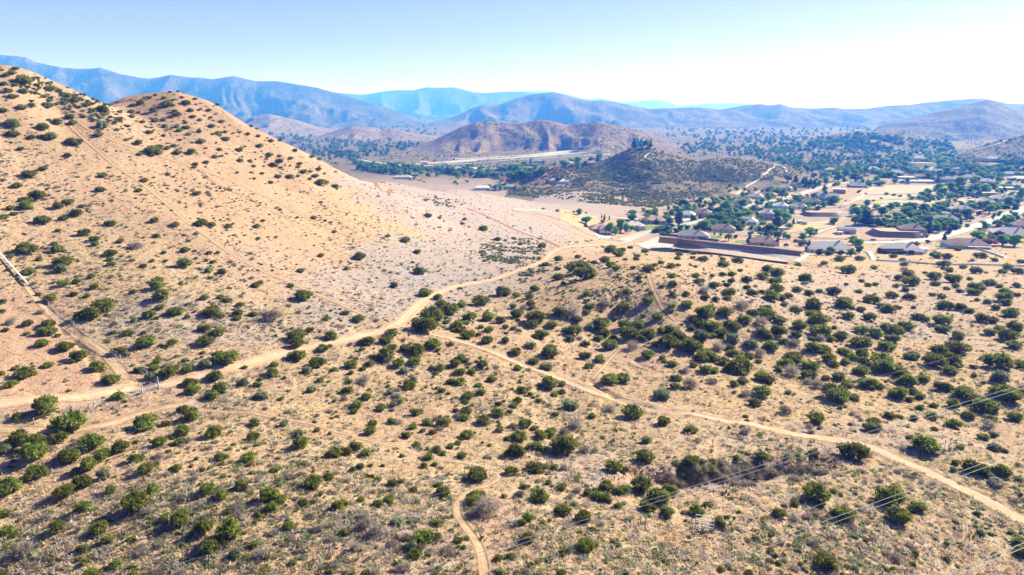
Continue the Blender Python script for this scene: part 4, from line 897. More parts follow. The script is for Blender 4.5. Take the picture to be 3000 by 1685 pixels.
# ------------------------------------------------------------------ trees of the village
# block origin; scale 5.152; x, y (crown centre), w, h, kind: b broadleaf, c conifer, g grey-green, p purple, r rusty, y yellow-green, B bush
TREES = [((1600, 560), """605,440,130,110,b 600,515,80,60,c 495,325,80,90,b 170,295,70,35,B 415,315,50,30,B 605,325,50,30,B 840,380,30,60,c 880,400,40,80,c 955,420,25,60,b 850,470,70,50,b
955,590,150,160,b 1050,610,80,120,b 1120,550,140,170,b 1215,580,90,120,b 1290,560,80,80,b 1390,590,60,40,B 1300,400,130,90,b 1295,325,120,70,b 1570,325,130,60,b 1560,385,80,60,b
1545,475,60,60,b 1665,460,70,80,c 1870,460,80,80,g 1990,290,80,90,b 2010,440,120,180,g 2195,405,50,90,c 2240,255,70,70,b 2310,230,60,90,b 2320,395,60,50,p 2450,395,80,50,p
2390,540,170,130,b 2240,550,60,50,b 1855,625,90,60,b 1745,638,30,20,p 2020,600,30,40,b 2500,260,50,60,c 1900,520,80,50,B 1490,500,50,40,B 1660,350,60,30,y 1340,450,60,30,y"""),
((2050, 480), """450,565,120,60,b 380,660,190,150,b 630,610,170,110,b 180,670,50,60,c 720,470,90,60,b 650,475,70,70,b 870,590,80,70,b 940,560,80,90,b 1060,385,110,60,b 1200,430,140,100,b
1250,460,90,120,b 1025,510,90,100,b 1110,635,60,40,b 1210,580,70,70,b 1305,575,70,60,b 1440,540,110,100,b 1010,650,70,80,b 1875,375,70,90,c 1430,380,80,60,b 800,685,100,80,b
895,700,60,60,p 600,780,100,60,b 720,775,120,90,b 430,800,80,110,c 870,790,60,80,c 630,890,180,100,b 440,885,90,60,b 75,930,160,130,b 950,910,100,90,b 1160,910,130,150,g
1050,955,80,80,b 1180,770,180,120,b 1300,800,140,130,b 1380,740,90,110,b 1410,870,50,90,c 1350,945,110,70,b 1240,890,40,60,b 640,950,70,60,y 220,1060,30,40,b 315,1070,40,50,b
430,1110,110,110,b 540,1105,60,45,p 740,1150,110,130,c 765,1050,80,60,b 920,1055,90,60,b 1000,1055,80,80,c 1070,1070,90,90,b 1140,1070,90,80,b 1210,1075,100,80,b 1270,1090,70,90,b
1330,1110,80,60,b 1165,1180,80,130,c 1565,1105,130,90,b 1660,1040,160,110,b 1750,1015,60,50,b 2030,870,150,80,b 1990,560,200,110,b 1900,480,90,110,b 1760,480,70,70,b 1620,485,50,40,b
1330,230,100,100,g 1440,260,120,140,c 1560,290,120,130,c 1660,300,120,120,c 1740,300,100,120,c 1800,310,70,90,b 1900,270,100,90,b 1600,270,110,110,c 1640,1250,110,150,c 1810,1345,110,80,g
1980,1310,120,90,b 1950,1355,110,60,g 2130,1355,100,60,g 2270,1345,110,100,b 2310,1170,140,110,b 2370,1240,170,150,b 2410,1305,110,90,b 1720,175,100,60,b 1880,170,150,70,b
2090,200,120,130,b 2200,140,120,90,b 2310,110,100,90,b 2350,210,180,100,b 2170,235,60,60,b 1640,80,80,60,b 1750,70,70,50,b 1430,60,70,40,b 1500,90,50,40,b 2520,590,90,70,b 2340,690,110,60,b
1560,1225,200,35,B 1300,1225,80,40,B 1450,1170,90,40,B"""),
((2500, 520), """180,620,300,200,c 20,650,100,150,b 350,685,100,110,b 460,670,80,90,y 350,450,130,70,b 420,520,160,110,b 560,450,140,90,b 870,475,180,130,y 780,505,180,100,b 640,600,160,110,b
730,620,120,90,b 860,580,120,90,b 960,600,130,120,b 1050,640,100,90,b 520,600,90,80,b 1050,475,150,110,c 1290,430,140,80,b 1400,420,130,70,b 1550,535,180,100,c 1700,560,160,130,b
1900,425,130,100,c 1980,445,120,130,b 1780,440,150,70,b 2050,490,140,110,b 2150,460,120,80,b 2330,390,140,130,b 1880,550,80,50,p 1765,620,80,80,y 1610,665,60,90,c 1300,660,110,90,b
1370,685,110,110,b 1450,695,120,110,b 1360,750,100,100,y 1530,695,100,70,b 1130,760,140,160,c 1440,830,90,60,p 1370,900,70,110,c 1120,970,70,40,p 885,1000,70,40,r 960,1010,90,40,r
1900,890,200,130,b 1905,810,60,70,y 2080,930,120,80,b 2190,860,140,90,p 2050,985,180,110,r 2250,960,160,130,b 2430,970,190,150,b 2330,640,170,110,b 2290,650,110,110,b 2390,660,120,90,b
2170,690,130,100,b 2200,740,90,60,y 2530,280,110,160,b 230,85,80,70,b 130,65,80,60,b 390,95,170,70,b 1120,225,100,90,b 1060,265,140,70,b 1290,155,130,90,b 1330,225,160,100,b
1460,170,130,130,b 1590,110,140,150,y 1640,215,140,120,b 1760,195,150,110,c 1860,175,140,110,b 1960,185,150,120,b 2060,155,140,120,b 2140,125,110,90,b 1800,65,110,80,b 2200,35,100,80,b
1570,290,90,60,b 1000,305,150,40,b 880,312,90,40,b 1180,325,100,30,B 230,375,70,50,j 205,400,80,40,j 420,312,50,30,j 610,260,70,40,j 500,250,70,30,j 705,275,65,40,j 840,265,75,45,j
305,345,50,30,j 190,242,40,20,j 400,1112,100,60,g 490,1130,90,50,g 730,1132,120,60,g 860,1142,100,60,g 1210,480,90,60,c 1150,560,60,60,b"""),
((2500, 360), """1340,690,150,110,b 1400,760,140,120,b 1500,780,120,80,b 1280,780,110,90,b 1780,700,120,90,b 1850,740,110,80,b 1640,790,120,80,b 2340,710,90,80,b 1950,790,120,90,b 700,660,80,60,b
770,680,60,60,b 900,740,90,80,b 1040,740,100,60,b 1340,540,180,60,b 1250,500,140,60,b 1450,500,130,50,b 1320,400,120,60,b 880,370,90,50,b 560,390,90,60,b 360,370,120,70,c 250,370,70,60,c
430,790,90,50,c 170,790,70,40,b 340,860,110,60,b 590,795,50,30,b 2060,820,120,70,b 2190,850,80,90,c 1830,860,140,80,b 1660,870,110,70,b 800,550,120,60,b 530,620,70,50,b 640,560,90,40,b
1570,690,60,40,b 2480,790,90,90,b 2560,800,80,80,b 2330,960,200,50,b 2480,980,130,60,b 1270,870,110,90,c 620,890,90,60,b 1990,730,60,60,b"""),
((1500, 380), """1840,215,90,130,c 1900,200,70,100,b 1960,205,100,120,c 2030,220,110,120,b 2090,220,80,110,c 910,470,90,70,b 990,490,110,110,b 1000,540,90,90,b 1200,470,90,80,b 1290,440,80,90,c
1330,410,90,90,b 780,510,120,90,b 820,530,80,70,b 280,480,50,80,c 180,520,120,60,b 340,550,120,60,b 90,590,130,100,b 690,765,100,80,g 540,790,60,50,b 830,790,70,60,b 470,500,70,60,b
1110,510,80,60,b 640,520,60,40,b 150,570,60,60,b"""),
((1050, 420), """1460,590,60,40,b 1640,580,50,45,b 1490,615,45,30,b 770,470,60,90,c 860,490,120,60,b 640,480,60,60,b 1900,660,80,50,b 1980,665,90,60,b 2060,670,90,60,b 2140,675,90,60,b 2240,640,60,80,b
2370,690,80,60,b 2520,690,100,60,b 1500,490,110,90,b 1590,440,110,90,b 1700,460,100,90,b 1310,440,70,60,b 1860,470,110,90,b 2000,430,100,60,b 2420,390,110,80,b 2500,350,80,70,c
80,370,80,80,c 230,370,70,90,c 330,400,80,90,c 420,410,80,100,c 540,420,80,100,c 140,390,80,90,c 720,420,80,80,b 900,390,80,90,c 960,450,90,70,b 1060,480,80,60,b 1190,470,80,60,b""")]
TL = []
for (ox, oy), txt in TREES:
    for tkn in txt.split():
        a, b_, c_, d_, kd = tkn.split(',')
        TL.append((ox + float(a) / 5.152, oy + float(b_) / 5.152, float(c_) / 5.152, float(d_) / 5.152, kd))
TREE_NAMES = {'b': 'leafy_tree', 'c': 'conifer_tree', 'g': 'grey_green_tree', 'p': 'purple_leaf_tree', 'r': 'rusty_leaf_tree', 'y': 'yellow_green_tree', 'B': 'garden_shrub', 'j': 'juniper_shrub'}
PROTO['Y'] = [m.copy() for m in PROTO['b'][:3]]
_m = foliage_mat('lime_leaf', (.08, .10, .02), (.15, .17, .03), (.22, .23, .05))
for m in PROTO['Y']: m.materials.clear(); m.materials.append(_m)
TREE_OBJ = []
for (u, v, wd, ht, kd) in TL:
    if kd in 'Bj': o, i_ = shrub('j', TREE_NAMES[kd], u, v, wd, ht, label='x', cat='shrub')
    else: o, i_ = shrub({'y': 'Y'}.get(kd, kd), TREE_NAMES[kd], u, v, wd, ht * 1.12, label='x', cat='tree', parts=True, tree=True)
    TREE_OBJ.append((o, u, v, wd, ht, kd))

# ------------------------------------------------------------------ houses
def flat(name, c, rough=.8, sc=3.0, var=.12, spec=.2, metal=0.0):
    k = N(name); n_ = k.noise(pos(k), sc, 3, .6)
    return k.finish(k.ramp(n_, (.3, tuple(q * (1 - var) for q in c)), (.7, tuple(min(.9, q * (1 + var)) for q in c))), rough, spec=spec, metal=metal)
def tiles(name, c):
    k = N(name); p = pos(k); n_ = k.noise(p, 1.4, 3, .6)
    s_ = k.n('SeparateXYZ', {0: p}); wv = k.math('SINE', k.math('MULTIPLY', s_.outputs[2], 30.0))
    col = k.ramp(n_, (.3, tuple(q * .82 for q in c)), (.7, tuple(q * 1.18 for q in c)))
    col = k.mix(k.ramp(wv, (.5, 0.), (.95, .35)), col, tuple(q * .5 for q in c))
    return k.finish(col, .85, wv, .4, .05, .15)
ROOF = {'brown': tiles('brown_tiles', (.30, .22, .20)), 'pink': tiles('pink_brown_tiles', (.42, .28, .25)), 'grey': tiles('grey_tiles', (.34, .335, .34)), 'pale': tiles('pale_tiles', (.54, .51, .49)),
        'cream': tiles('cream_tiles', (.58, .52, .47)), 'dark': tiles('dark_brown_tiles', (.15, .105, .10)), 'white': flat('white_roofing', (.72, .72, .70)), 'solar': flat('blue_panels', (.10, .20, .34), .35, spec=.5)}
WALL = {'tan': flat('tan_stucco', (.46, .38, .30)), 'white': flat('white_stucco', (.62, .60, .56)), 'brick': flat('brick_red_wall', (.36, .19, .13)), 'beige': flat('beige_stucco', (.50, .43, .34)),
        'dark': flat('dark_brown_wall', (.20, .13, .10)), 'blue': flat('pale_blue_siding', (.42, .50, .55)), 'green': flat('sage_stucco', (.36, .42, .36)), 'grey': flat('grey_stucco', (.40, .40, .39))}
M_GLASS = flat('window_glass', (.05, .07, .09), .15, spec=.6); M_TRIM = flat('white_paint', (.72, .72, .70), .6); M_DOOR = flat('brown_door', (.20, .11, .07), .6)
M_VINYL = flat('white_vinyl', (.66, .66, .66), .5); M_STEEL = flat('galvanised_steel', (.42, .43, .45), .45, spec=.5, metal=.3); M_WOOD = flat('weathered_wood', (.25, .20, .16), .9)
def boxm(name, x0, x1, y0, y1, z0, z1):
    V = [(x, y, z) for z in (z0, z1) for y in (y0, y1) for x in (x0, x1)]
    F = [(0, 2, 3, 1), (4, 5, 7, 6), (0, 1, 5, 4), (2, 6, 7, 3), (0, 4, 6, 2), (1, 3, 7, 5)]
    me = bpy.data.meshes.new(name); me.from_pydata(V, [], F); return me
def roofm(x0, x1, y0, y1, z0, h, hip=True, ov=.6, th=.22, name='roof'):
    x0 -= ov; x1 += ov; y0 -= ov; y1 += ov; W_, D_2 = x1 - x0, y1 - y0
    if W_ >= D_2:
        k = D_2 / 2 if hip else 0; r0, r1 = (x0 + k, (y0 + y1) / 2), (x1 - k, (y0 + y1) / 2)
    else:
        k = W_ / 2 if hip else 0; r0, r1 = ((x0 + x1) / 2, y0 + k), ((x0 + x1) / 2, y1 - k)
    if hip and abs(W_ - D_2) < .4: r1 = (r0[0] + .3, r0[1])
    V = [(x0, y0, z0), (x1, y0, z0), (x1, y1, z0), (x0, y1, z0), (x0, y0, z0 + th), (x1, y0, z0 + th), (x1, y1, z0 + th), (x0, y1, z0 + th), (*r0, z0 + th + h), (*r1, z0 + th + h)]
    F = [(3, 2, 1, 0), (0, 1, 5, 4), (1, 2, 6, 5), (2, 3, 7, 6), (3, 0, 4, 7)]
    F += [(4, 5, 9, 8), (5, 6, 9), (6, 7, 8, 9), (7, 4, 8)] if W_ >= D_2 else [(4, 5, 8), (5, 6, 9, 8), (6, 7, 9), (7, 4, 8, 9)]
    me = bpy.data.meshes.new(name); me.from_pydata(V, [], F); return me
_cache = {}
def winm(w_, h_):
    key = (round(w_, 1), round(h_, 1))
    if key not in _cache:
        me = boxm('window', -w_ / 2, w_ / 2, -.07, .05, 0, h_); me.materials.append(M_GLASS); fr = boxm('frame', -w_ / 2 - .1, w_ / 2 + .1, -.04, .05, -.1, h_ + .1); fr.materials.append(M_TRIM); _cache[key] = (me, fr)
    return _cache[key]
HOUSES = []
def house(u, v, w_, d_, yaw, roof, wall, label, h=3.0, floors=1, rh=None, wing=None, garage=0, name='house', hip=True, chim=True, porch=None, lift=0, gr=None):
    x, y, z = pt(u, v); z += lift
    e = bpy.data.objects.new(name, None); C.objects.link(e); e.location = (x, y, z); e.rotation_euler = (0, 0, R(yaw)); e.empty_display_size = 1
    tag(e, label, 'house' if name == 'house' else name.replace('_', ' '), gr)
    H = h * floors; rh = rh or min(w_, d_) * .30
    link('wall', boxm('wall', -w_ / 2, w_ / 2, -d_ / 2, d_ / 2, -2.5, H), WALL[wall], e)
    rf = link('roof', roofm(-w_ / 2, w_ / 2, -d_ / 2, d_ / 2, H, rh, hip), ROOF[roof], e)
    if chim: link('chimney', boxm('chimney', w_ * .18, w_ * .18 + 1.1, -.5, .5, H + .3, H + rh + 1.2), WALL['brick' if wall == 'brick' else 'beige'], rf)
    def wins(x0, x1, yf, n, face=-1, hh=H):
        for fl in range(floors):
            for i in range(n):
                wx = x0 + (x1 - x0) * (i + .5) / n; wm_, fm_ = winm(1.5, 1.2)
                q = bpy.data.objects.new('window', wm_); C.objects.link(q); q.parent = e; q.location = (wx, yf, 1.0 + fl * h); q.rotation_euler = (0, 0, 0 if face < 0 else math.pi)
                g_ = bpy.data.objects.new('frame', fm_); C.objects.link(g_); g_.parent = q
    fw = d_ / 2
    if wing:
        ww, wl, wx = wing        # width, how far it comes forward, centre
        link('wall', boxm('wall', wx - ww / 2, wx + ww / 2, -d_ / 2 - wl, -d_ / 2 + .5, -2.5, h - .05), WALL[wall], e)
        link('roof', roofm(wx - ww / 2, wx + ww / 2, -d_ / 2 - wl, -d_ / 2 + ww * .35, h - .05, ww * .26, True), ROOF[roof], e)
        if garage:
            for gi in range(garage):
                gx = wx - ww / 2 + ww * (gi + .5) / garage; g0 = ww / garage * .82
                link('garage_door', boxm('garage_door', gx - g0 / 2, gx + g0 / 2, -d_ / 2 - wl - .08, -d_ / 2 - wl + .1, 0, 2.3), M_TRIM, e)
        else: wins(wx - ww / 2, wx + ww / 2, -d_ / 2 - wl, max(1, int(ww / 4)), hh=h)
        if wx - ww / 2 > -w_ / 2 + 3: wins(-w_ / 2, wx - ww / 2, -d_ / 2, max(1, int((wx - ww / 2 + w_ / 2) / 4)))
        if wx + ww / 2 < w_ / 2 - 3: wins(wx + ww / 2, w_ / 2, -d_ / 2, max(1, int((w_ / 2 - wx - ww / 2) / 4)))
    else:
        wins(-w_ / 2, w_ / 2, -d_ / 2, max(2, int(w_ / 4.2)))
        if garage:
            link('garage_door', boxm('garage_door', w_ / 2 - 5.4, w_ / 2 - .6, -d_ / 2 - .12, -d_ / 2 + .1, 0, 2.3), M_TRIM, e)
    for s_ in (-1, 1):
        for i in range(2):
            wm_, fm_ = winm(1.5, 1.2); q = bpy.data.objects.new('window', wm_); C.objects.link(q); q.parent = e
            q.location = (s_ * w_ / 2, -d_ / 4 + i * d_ / 2, 1.0); q.rotation_euler = (0, 0, s_ * math.pi / 2)
            g_ = bpy.data.objects.new('frame', fm_); C.objects.link(g_); g_.parent = q
    link('door', boxm('door', -.5, .5, d_ / 2 - .1, d_ / 2 + .07, 0, 2.1), M_DOOR, e)
    if porch:
        link('porch_roof', boxm('porch_roof', -w_ / 2 + .5, w_ / 2 - .5, -d_ / 2 - porch, -d_ / 2 - .7, 2.55, 2.72), M_TRIM, e)
        for i in range(5):
            px_ = -w_ / 2 + .8 + (w_ - 1.6) * i / 4; link('post', boxm('post', px_ - .12, px_ + .12, -d_ / 2 - porch + .1, -d_ / 2 - porch + .34, -2.5, 2.55), M_TRIM, e)
    HOUSES.append((e, u, v, w_)); return e
Hs = house
Hs(1754, 678, 17, 11, 14, 'pink', 'brick', 'brick red house with two white garage doors beside the dark tree clump at the street end', wing=(11, 3, 2.5), garage=2, chim=False)
Hs(1855, 668, 18, 12, 12, 'cream', 'white', 'white walled house with a sunlit cream roof right of the tree clump', wing=(6, 4, 5))
Hs(1915, 652, 20, 13, 12, 'pink', 'beige', 'beige house with a pink brown hip roof behind the first green lawn', wing=(7, 4, 5))
Hs(2012, 636, 16, 11, -20, 'white', 'white', 'house with a bright white roof behind the tall grey green tree', chim=False)
Hs(2056, 630, 19, 12, -14, 'brown', 'tan', 'tan house with a brown hip roof left of the broad leafy tree', wing=(6, 3, 4))
Hs(2030, 698, 24, 13, -12, 'grey', 'beige', 'long low house with brown grey hip roof above the concrete basin')
Hs(2236, 718, 20, 13, -6, 'brown', 'tan', 'brown hip roofed house with a shaded patio above the channel bank', wing=(8, 3, 3))
Hs(2118, 678, 20, 12, -14, 'brown', 'beige', 'cream walled house with a brown hip roof behind the white rail fence')
Hs(2187, 656, 19, 12, -22, 'white', 'white', 'white house with a pale roof and a row of trees in front', wing=(7, 4, -3))
Hs(2243, 641, 14, 11, -18, 'cream', 'beige', 'two storey beige house left of the dense green tree clump', floors=2)
Hs(2285, 618, 15, 11, -18, 'white', 'blue', 'two storey pale blue house with white roof by the red dirt paddock', floors=2, porch=3)
Hs(2337, 611, 18, 11, -20, 'grey', 'white', 'white house with grey hip roof beside a lime green lawn', wing=(7, 4, -4))
Hs(2144, 606, 17, 10, -28, 'grey', 'tan', 'tan house with a grey roof running down to the right behind leafy trees', hip=False)
Hs(2178, 594, 20, 12, -20, 'brown', 'beige', 'wide house with brown roof behind two rounded green trees', wing=(7, 4, 6))
Hs(2212, 582, 19, 11, -24, 'pale', 'white', 'pale roofed house between the wide brown roof and the pinkish roof')
Hs(2253, 577, 17, 12, -20, 'pink', 'beige', 'house with a pinkish roof left of the darkest round street trees', wing=(6, 3, 3))
Hs(2302, 556, 15, 10, -25, 'pale', 'white', 'small pale roofed house at the foot of the scrubby hill')
Hs(2333, 547, 18, 11, -25, 'brown', 'beige', 'brown roofed house in front of the dark conifer row', wing=(6, 3, 3))
Hs(2376, 596, 20, 12, -18, 'brown', 'tan', 'grey brown hip roofed house below the big pale roofed barn', wing=(8, 3, -3))
Hs(2424, 584, 24, 15, -22, 'pale', 'grey', 'large barn like house with pale roof and a wide shaded wall', hip=False, rh=4.5, chim=False)
Hs(2458, 566, 15, 13, -22, 'pale', 'brick', 'tall pinkish house with a flat pale roof right of the street', floors=2, h=2.8, rh=1.5)
Hs(2510, 548, 24, 13, -10, 'grey', 'dark', 'grey roofed house with dark shaded front beside the big paddock', porch=3)
Hs(2435, 502, 24, 14, -5, 'pale', 'beige', 'pale hip roofed house above the green tree line and hill road')
Hs(2429, 738, 29, 15, -8, 'pale', 'white', 'large pale grey roofed house with a white veranda nearest the open scrub', porch=3.2, wing=(8, 3, -9))
Hs(2668, 690, 20, 13, -14, 'brown', 'dark', 'dark brown two storey house behind the earth terrace', floors=2, wing=(9, 4, 6))
Hs(2764, 652, 28, 14, -10, 'grey', 'grey', 'long grey hip roofed house behind a row of clipped trees', wing=(9, 4, 4))
Hs(2815, 620, 22, 13, -20, 'cream', 'beige', 'house with a cream roof surrounded by dense trees', wing=(7, 4, 5))
Hs(2827, 726, 29, 14, -10, 'brown', 'green', 'sage green house with grey brown hip roof beside a bright lawn', porch=2.6, wing=(9, 3, -8))
Hs(2958, 692, 28, 15, -20, 'pale', 'grey', 'pale grey roofed house behind two big round trees at the street', wing=(9, 4, -6))
Hs(2643, 741, 24, 14, -8, 'pale', 'white', 'light grey hip roofed house with a white eave next to a dark shed', wing=(8, 3, 6), porch=2.4)
Hs(3000, 668, 20, 13, -15, 'brown', 'tan', 'brown roofed house cut off by the picture edge', floors=1)
Hs(2887, 599, 20, 13, -18, 'cream', 'tan', 'house with one sunlit cream roof slope left of the chimney house')
Hs(2928, 588, 24, 14, -18, 'cream', 'beige', 'house with a large sunlit roof slope and a brick chimney', wing=(8, 4, -5))
Hs(2968, 588, 18, 12, -18, 'grey', 'beige', 'grey roofed house at the far end of the right hand street row')
Hs(2685, 536, 50, 9, -3, 'white', 'white', 'very long low white roofed stable block behind the paddock', chim=False, rh=1.2, name='stable')
Hs(2780, 534, 24, 14, -5, 'grey', 'blue', 'pale blue house with grey roof beside the yellow green tree', floors=2, h=2.7)
Hs(2886, 536, 24, 13, -10, 'pale', 'beige', 'pale roofed house above the long band of trees')
Hs(2985, 528, 30, 13, -4, 'white', 'beige', 'white roofed building at the right edge above the small green field', chim=False)
Hs(2955, 556, 26, 8, -2, 'white', 'grey', 'low white roofed shelter above the strip of bright lawn', chim=False, rh=.8, name='shelter')
Hs(2902, 482, 30, 16, 3, 'grey', 'beige', 'lone grey roofed house on the bank of the shaded right hill', lift=9)
Hs(2549, 434, 26, 16, 0, 'cream', 'white', 'white hilltop house below the blue green hill')
Hs(2640, 452, 36, 18, -3, 'pink', 'white', 'wide pinkish roofed house on the slope above the winding road')
Hs(2690, 462, 26, 13, -2, 'grey', 'grey', 'upper grey roofed house beside the winding road')
Hs(2690, 478, 26, 14, -2, 'pale', 'white', 'lower pale roofed house on the embankment inside the road bend', lift=8)
Hs(2547, 500, 36, 16, -2, 'pale', 'tan', 'long tan building with curved pale terrace on the left of the shaded yard', h=3.4)
Hs(2623, 510, 26, 14, -4, 'pale', 'beige', 'pale roofed house in the middle of the dusty yard')
Hs(2736, 506, 32, 14, -4, 'grey', 'grey', 'grey roofed block with two ridges below the winding road', hip=False)
Hs(2695, 522, 30, 14, -4, 'brown', 'dark', 'brown roofed house just behind the stable block')
Hs(2655, 524, 26, 9, -6, 'white', 'tan', 'low pale shed left of the brown roofed house', chim=False, rh=1)
Hs(2806, 500, 22, 12, -10, 'grey', 'beige', 'small grey roofed house among trees below the dark hill')
Hs(2983, 498, 34, 14, -3, 'pale', 'beige', 'pale roofed house high at the right edge under the dark hill')
Hs(2960, 514, 30, 14, -3, 'grey', 'beige', 'grey roofed house second from the right edge below the dark hill')
Hs(2840, 524, 26, 14, -6, 'grey', 'white', 'grey roofed white house left of the pale roofs over the tree band')
Hs(2595, 470, 20, 12, 0, 'grey', 'beige', 'small grey roofed house below the hilltop trees')
for (u, v, w_, rf, wl, lb) in [(1335, 499, 26, 'pale', 'beige', 'beige farmhouse half hidden in the tree belt'), (1385, 500, 22, 'white', 'white', 'white roofed house right of the farmhouse in the tree belt'),
    (1420, 504, 20, 'grey', 'blue', 'bluish house low in the tree belt below the highway'), (1460, 500, 26, 'pink', 'beige', 'pink roofed house near the right end of the tree belt'),
    (1548, 498, 22, 'pink', 'beige', 'pink house beside the red earth mound'), (1580, 476, 24, 'grey', 'dark', 'dark house with white roof edge just under the highway'),
    (1676, 482, 22, 'pale', 'white', 'pale house between the two tree groups left of the pointed hill'), (1733, 482, 16, 'pink', 'tan', 'small tan house tucked at the left foot of the pointed hill'),
    (1648, 537, 18, 'white', 'white', 'white cottage with a gable on the plain below the pointed hill'), (1622, 534, 12, 'pale', 'white', 'small pale outbuilding left of the white cottage'),
    (1180, 524, 30, 'pale', 'white', 'white shed peeking over the meadow slope by the dirt track end'), (1412, 556, 22, 'white', 'white', 'white trailer home at the edge of the grey meadow'),
    (1490, 552, 14, 'grey', 'grey', 'grey house right of the round hedge at the meadow edge'), (1240, 480, 20, 'pale', 'beige', 'pale roofed house behind the left part of the tree belt'),
    (1300, 484, 20, 'grey', 'white', 'grey roofed house between highway and tree belt')]:
    Hs(u, v, w_, 11, 5, rf, wl, lb, chim=False)
# outbuildings and trailers
def small(name, u, v, w_, d_, h, yaw, mat, roofm_, label, cat, lean=.3):
    x, y, z = pt(u, v); e = bpy.data.objects.new(name, None); C.objects.link(e); e.location = (x, y, z); e.rotation_euler = (0, 0, R(yaw)); tag(e, label, cat)
    link('wall', boxm('wall', -w_ / 2, w_ / 2, -d_ / 2, d_ / 2, -.4, h), mat, e); link('roof', roofm(-w_ / 2, w_ / 2, -d_ / 2, d_ / 2, h, lean, False, .25, .12), roofm_, e)
    link('door', boxm('door', -w_ * .12, w_ * .12, -d_ / 2 - .06, -d_ / 2 + .05, 0, min(2.1, h * .85)), M_DOOR, e); return e
small('shed', 2342, 655, 3.6, 3, 2.6, 0, WALL['grey'], ROOF['white'], 'left grey animal shed in the straw paddock', 'shed')
small('shed', 2357, 658, 3.4, 3, 2.4, 5, WALL['grey'], ROOF['grey'], 'right grey animal shed in the straw paddock', 'shed')
small('shed', 2299, 655, 3.2, 3, 2.6, -10, WALL['blue'], ROOF['pale'], 'small blue shed beside the dense tree clump', 'shed')
small('shed', 2608, 742, 15, 5, 3.6, -3, WALL['dark'], ROOF['dark'], 'long dark brown shed in front of the light grey roof', 'shed')
small('garage', 2692, 740, 9, 6, 3.4, -18, WALL['white'], ROOF['white'], 'white garage right of the light grey hip roofed house', 'garage')
small('barn', 2479, 684, 14, 8, 4, -14, WALL['tan'], ROOF['solar'], 'open fronted barn with blue metal roof by the red yard', 'barn', 1.2)
small('shed', 2460, 688, 4, 3, 2.6, -10, WALL['white'], ROOF['white'], 'white box trailer in front of the blue roofed barn', 'trailer')
def caravan(u, v, L_, yaw, label):
    x, y, z = pt(u, v); e = bpy.data.objects.new('caravan', None); C.objects.link(e); e.location = (x, y, z); e.rotation_euler = (0, 0, R(yaw)); tag(e, label, 'caravan')
    me = boxm('body', -L_ / 2, L_ / 2, -1.25, 1.25, .55, 3.0)
    link('body', me, M_VINYL, e); link('roof', boxm('roof', -L_ / 2 + .2, L_ / 2 - .2, -1.1, 1.1, 2.98, 3.2), M_TRIM, e)
    for i in range(3): link('window', boxm('window', -L_ * .35 + i * L_ * .3, -L_ * .35 + i * L_ * .3 + 1.2, -1.3, -1.2, 1.6, 2.4), M_GLASS, e)
    for s_ in (-.6, .6): link('wheel', wheelm(.38, .25), M_TYRE, e).location = (s_, -1.2, .38)
    link('hitch', boxm('hitch', L_ / 2, L_ / 2 + 1.2, -.1, .1, .5, .65), M_STEEL, e)
M_TYRE = flat('tyre_rubber', (.03, .03, .03), .8)
def wheelm(r, w_):
    V = []; n = 12
    for s_ in (-w_ / 2, w_ / 2):
        for q in range(n): V.append((r * math.cos(q / n * 6.283), s_, r * math.sin(q / n * 6.283)))
    F = [(q, (q + 1) % n, n + (q + 1) % n, n + q) for q in range(n)] + [tuple(range(n))[::-1], tuple(range(n, 2 * n))]
    me = bpy.data.meshes.new('wheel'); me.from_pydata(V, [], F); return me
caravan(2220, 676, 8.5, -8, 'larger white caravan parked behind the white rail fence')
caravan(2234, 674, 7.0, -8, 'white caravan parked just right of the larger one')
caravan(2289, 677, 5.5, -5, 'short grey white caravan parked alone under the grey green tree')
def carmesh():
    pr = [(-2.2, .35), (-2.2, .85), (-1.5, .98), (-.95, 1.45), (.75, 1.45), (1.45, 1.0), (2.2, .85), (2.2, .35)]
    n = len(pr); V = [(x, s_ * (.9 if z < 1.2 else .72), z) for s_ in (-1, 1) for x, z in pr]
    F = [(q, (q + 1) % n, n + (q + 1) % n, n + q) for q in range(n)] + [tuple(range(n)), tuple(range(n, 2 * n))[::-1]]
    me = bpy.data.meshes.new('body'); me.from_pydata(V, [], F); return me
_cm = carmesh(); _gm = boxm('window', -1.2, 1.0, -.80, .80, 1.0, 1.36); _wm = wheelm(.34, .22); _wm.materials.append(M_TYRE); _gm.materials.append(M_GLASS)
CARC = {k_: flat(k_ + '_car_paint', c_, .3, spec=.5, var=.02) for k_, c_ in {'white': (.7, .7, .7), 'dark': (.04, .045, .05), 'silver': (.4, .41, .42), 'blue': (.06, .12, .25), 'red': (.30, .03, .03)}.items()}
def car(u, v, yaw, col, label):
    x, y, z = pt(u, v); e = bpy.data.objects.new('parked_car', None); C.objects.link(e); e.location = (x, y, z + .3); e.rotation_euler = (0, 0, R(yaw)); tag(e, label, 'car')
    me = _cm.copy(); me.materials.append(CARC[col]); link('body', me, parent=e); link('window', _gm, parent=e)
    for a in (-1.35, 1.35):
        for b_ in (-.85, .85): link('wheel', _wm, parent=e).location = (a, b_, .34)
car(1952, 664, 30, 'dark', 'dark car parked on the driveway beside the first lawn')
car(1960, 669, 30, 'blue', 'blue car at the kerb just below the dark car')
car(2053, 641, 20, 'dark', 'dark car outside the tan house with purple trees')
car(2062, 639, 20, 'red', 'red car next to the purple leafed trees')
car(2557, 706, 5, 'blue', 'dark blue pickup on the lane left of the terrace bank')
car(2745, 685, 15, 'silver', 'silver car in front of the small pine by the street')
car(2750, 673, 20, 'white', 'white van in the shade beside the big dark conifer')
car(2885, 677, 10, 'silver', 'silver car on the drive left of the pale grey roof')
car(2903, 677, 8, 'white', 'white car on the drive closest to the pale grey roof')
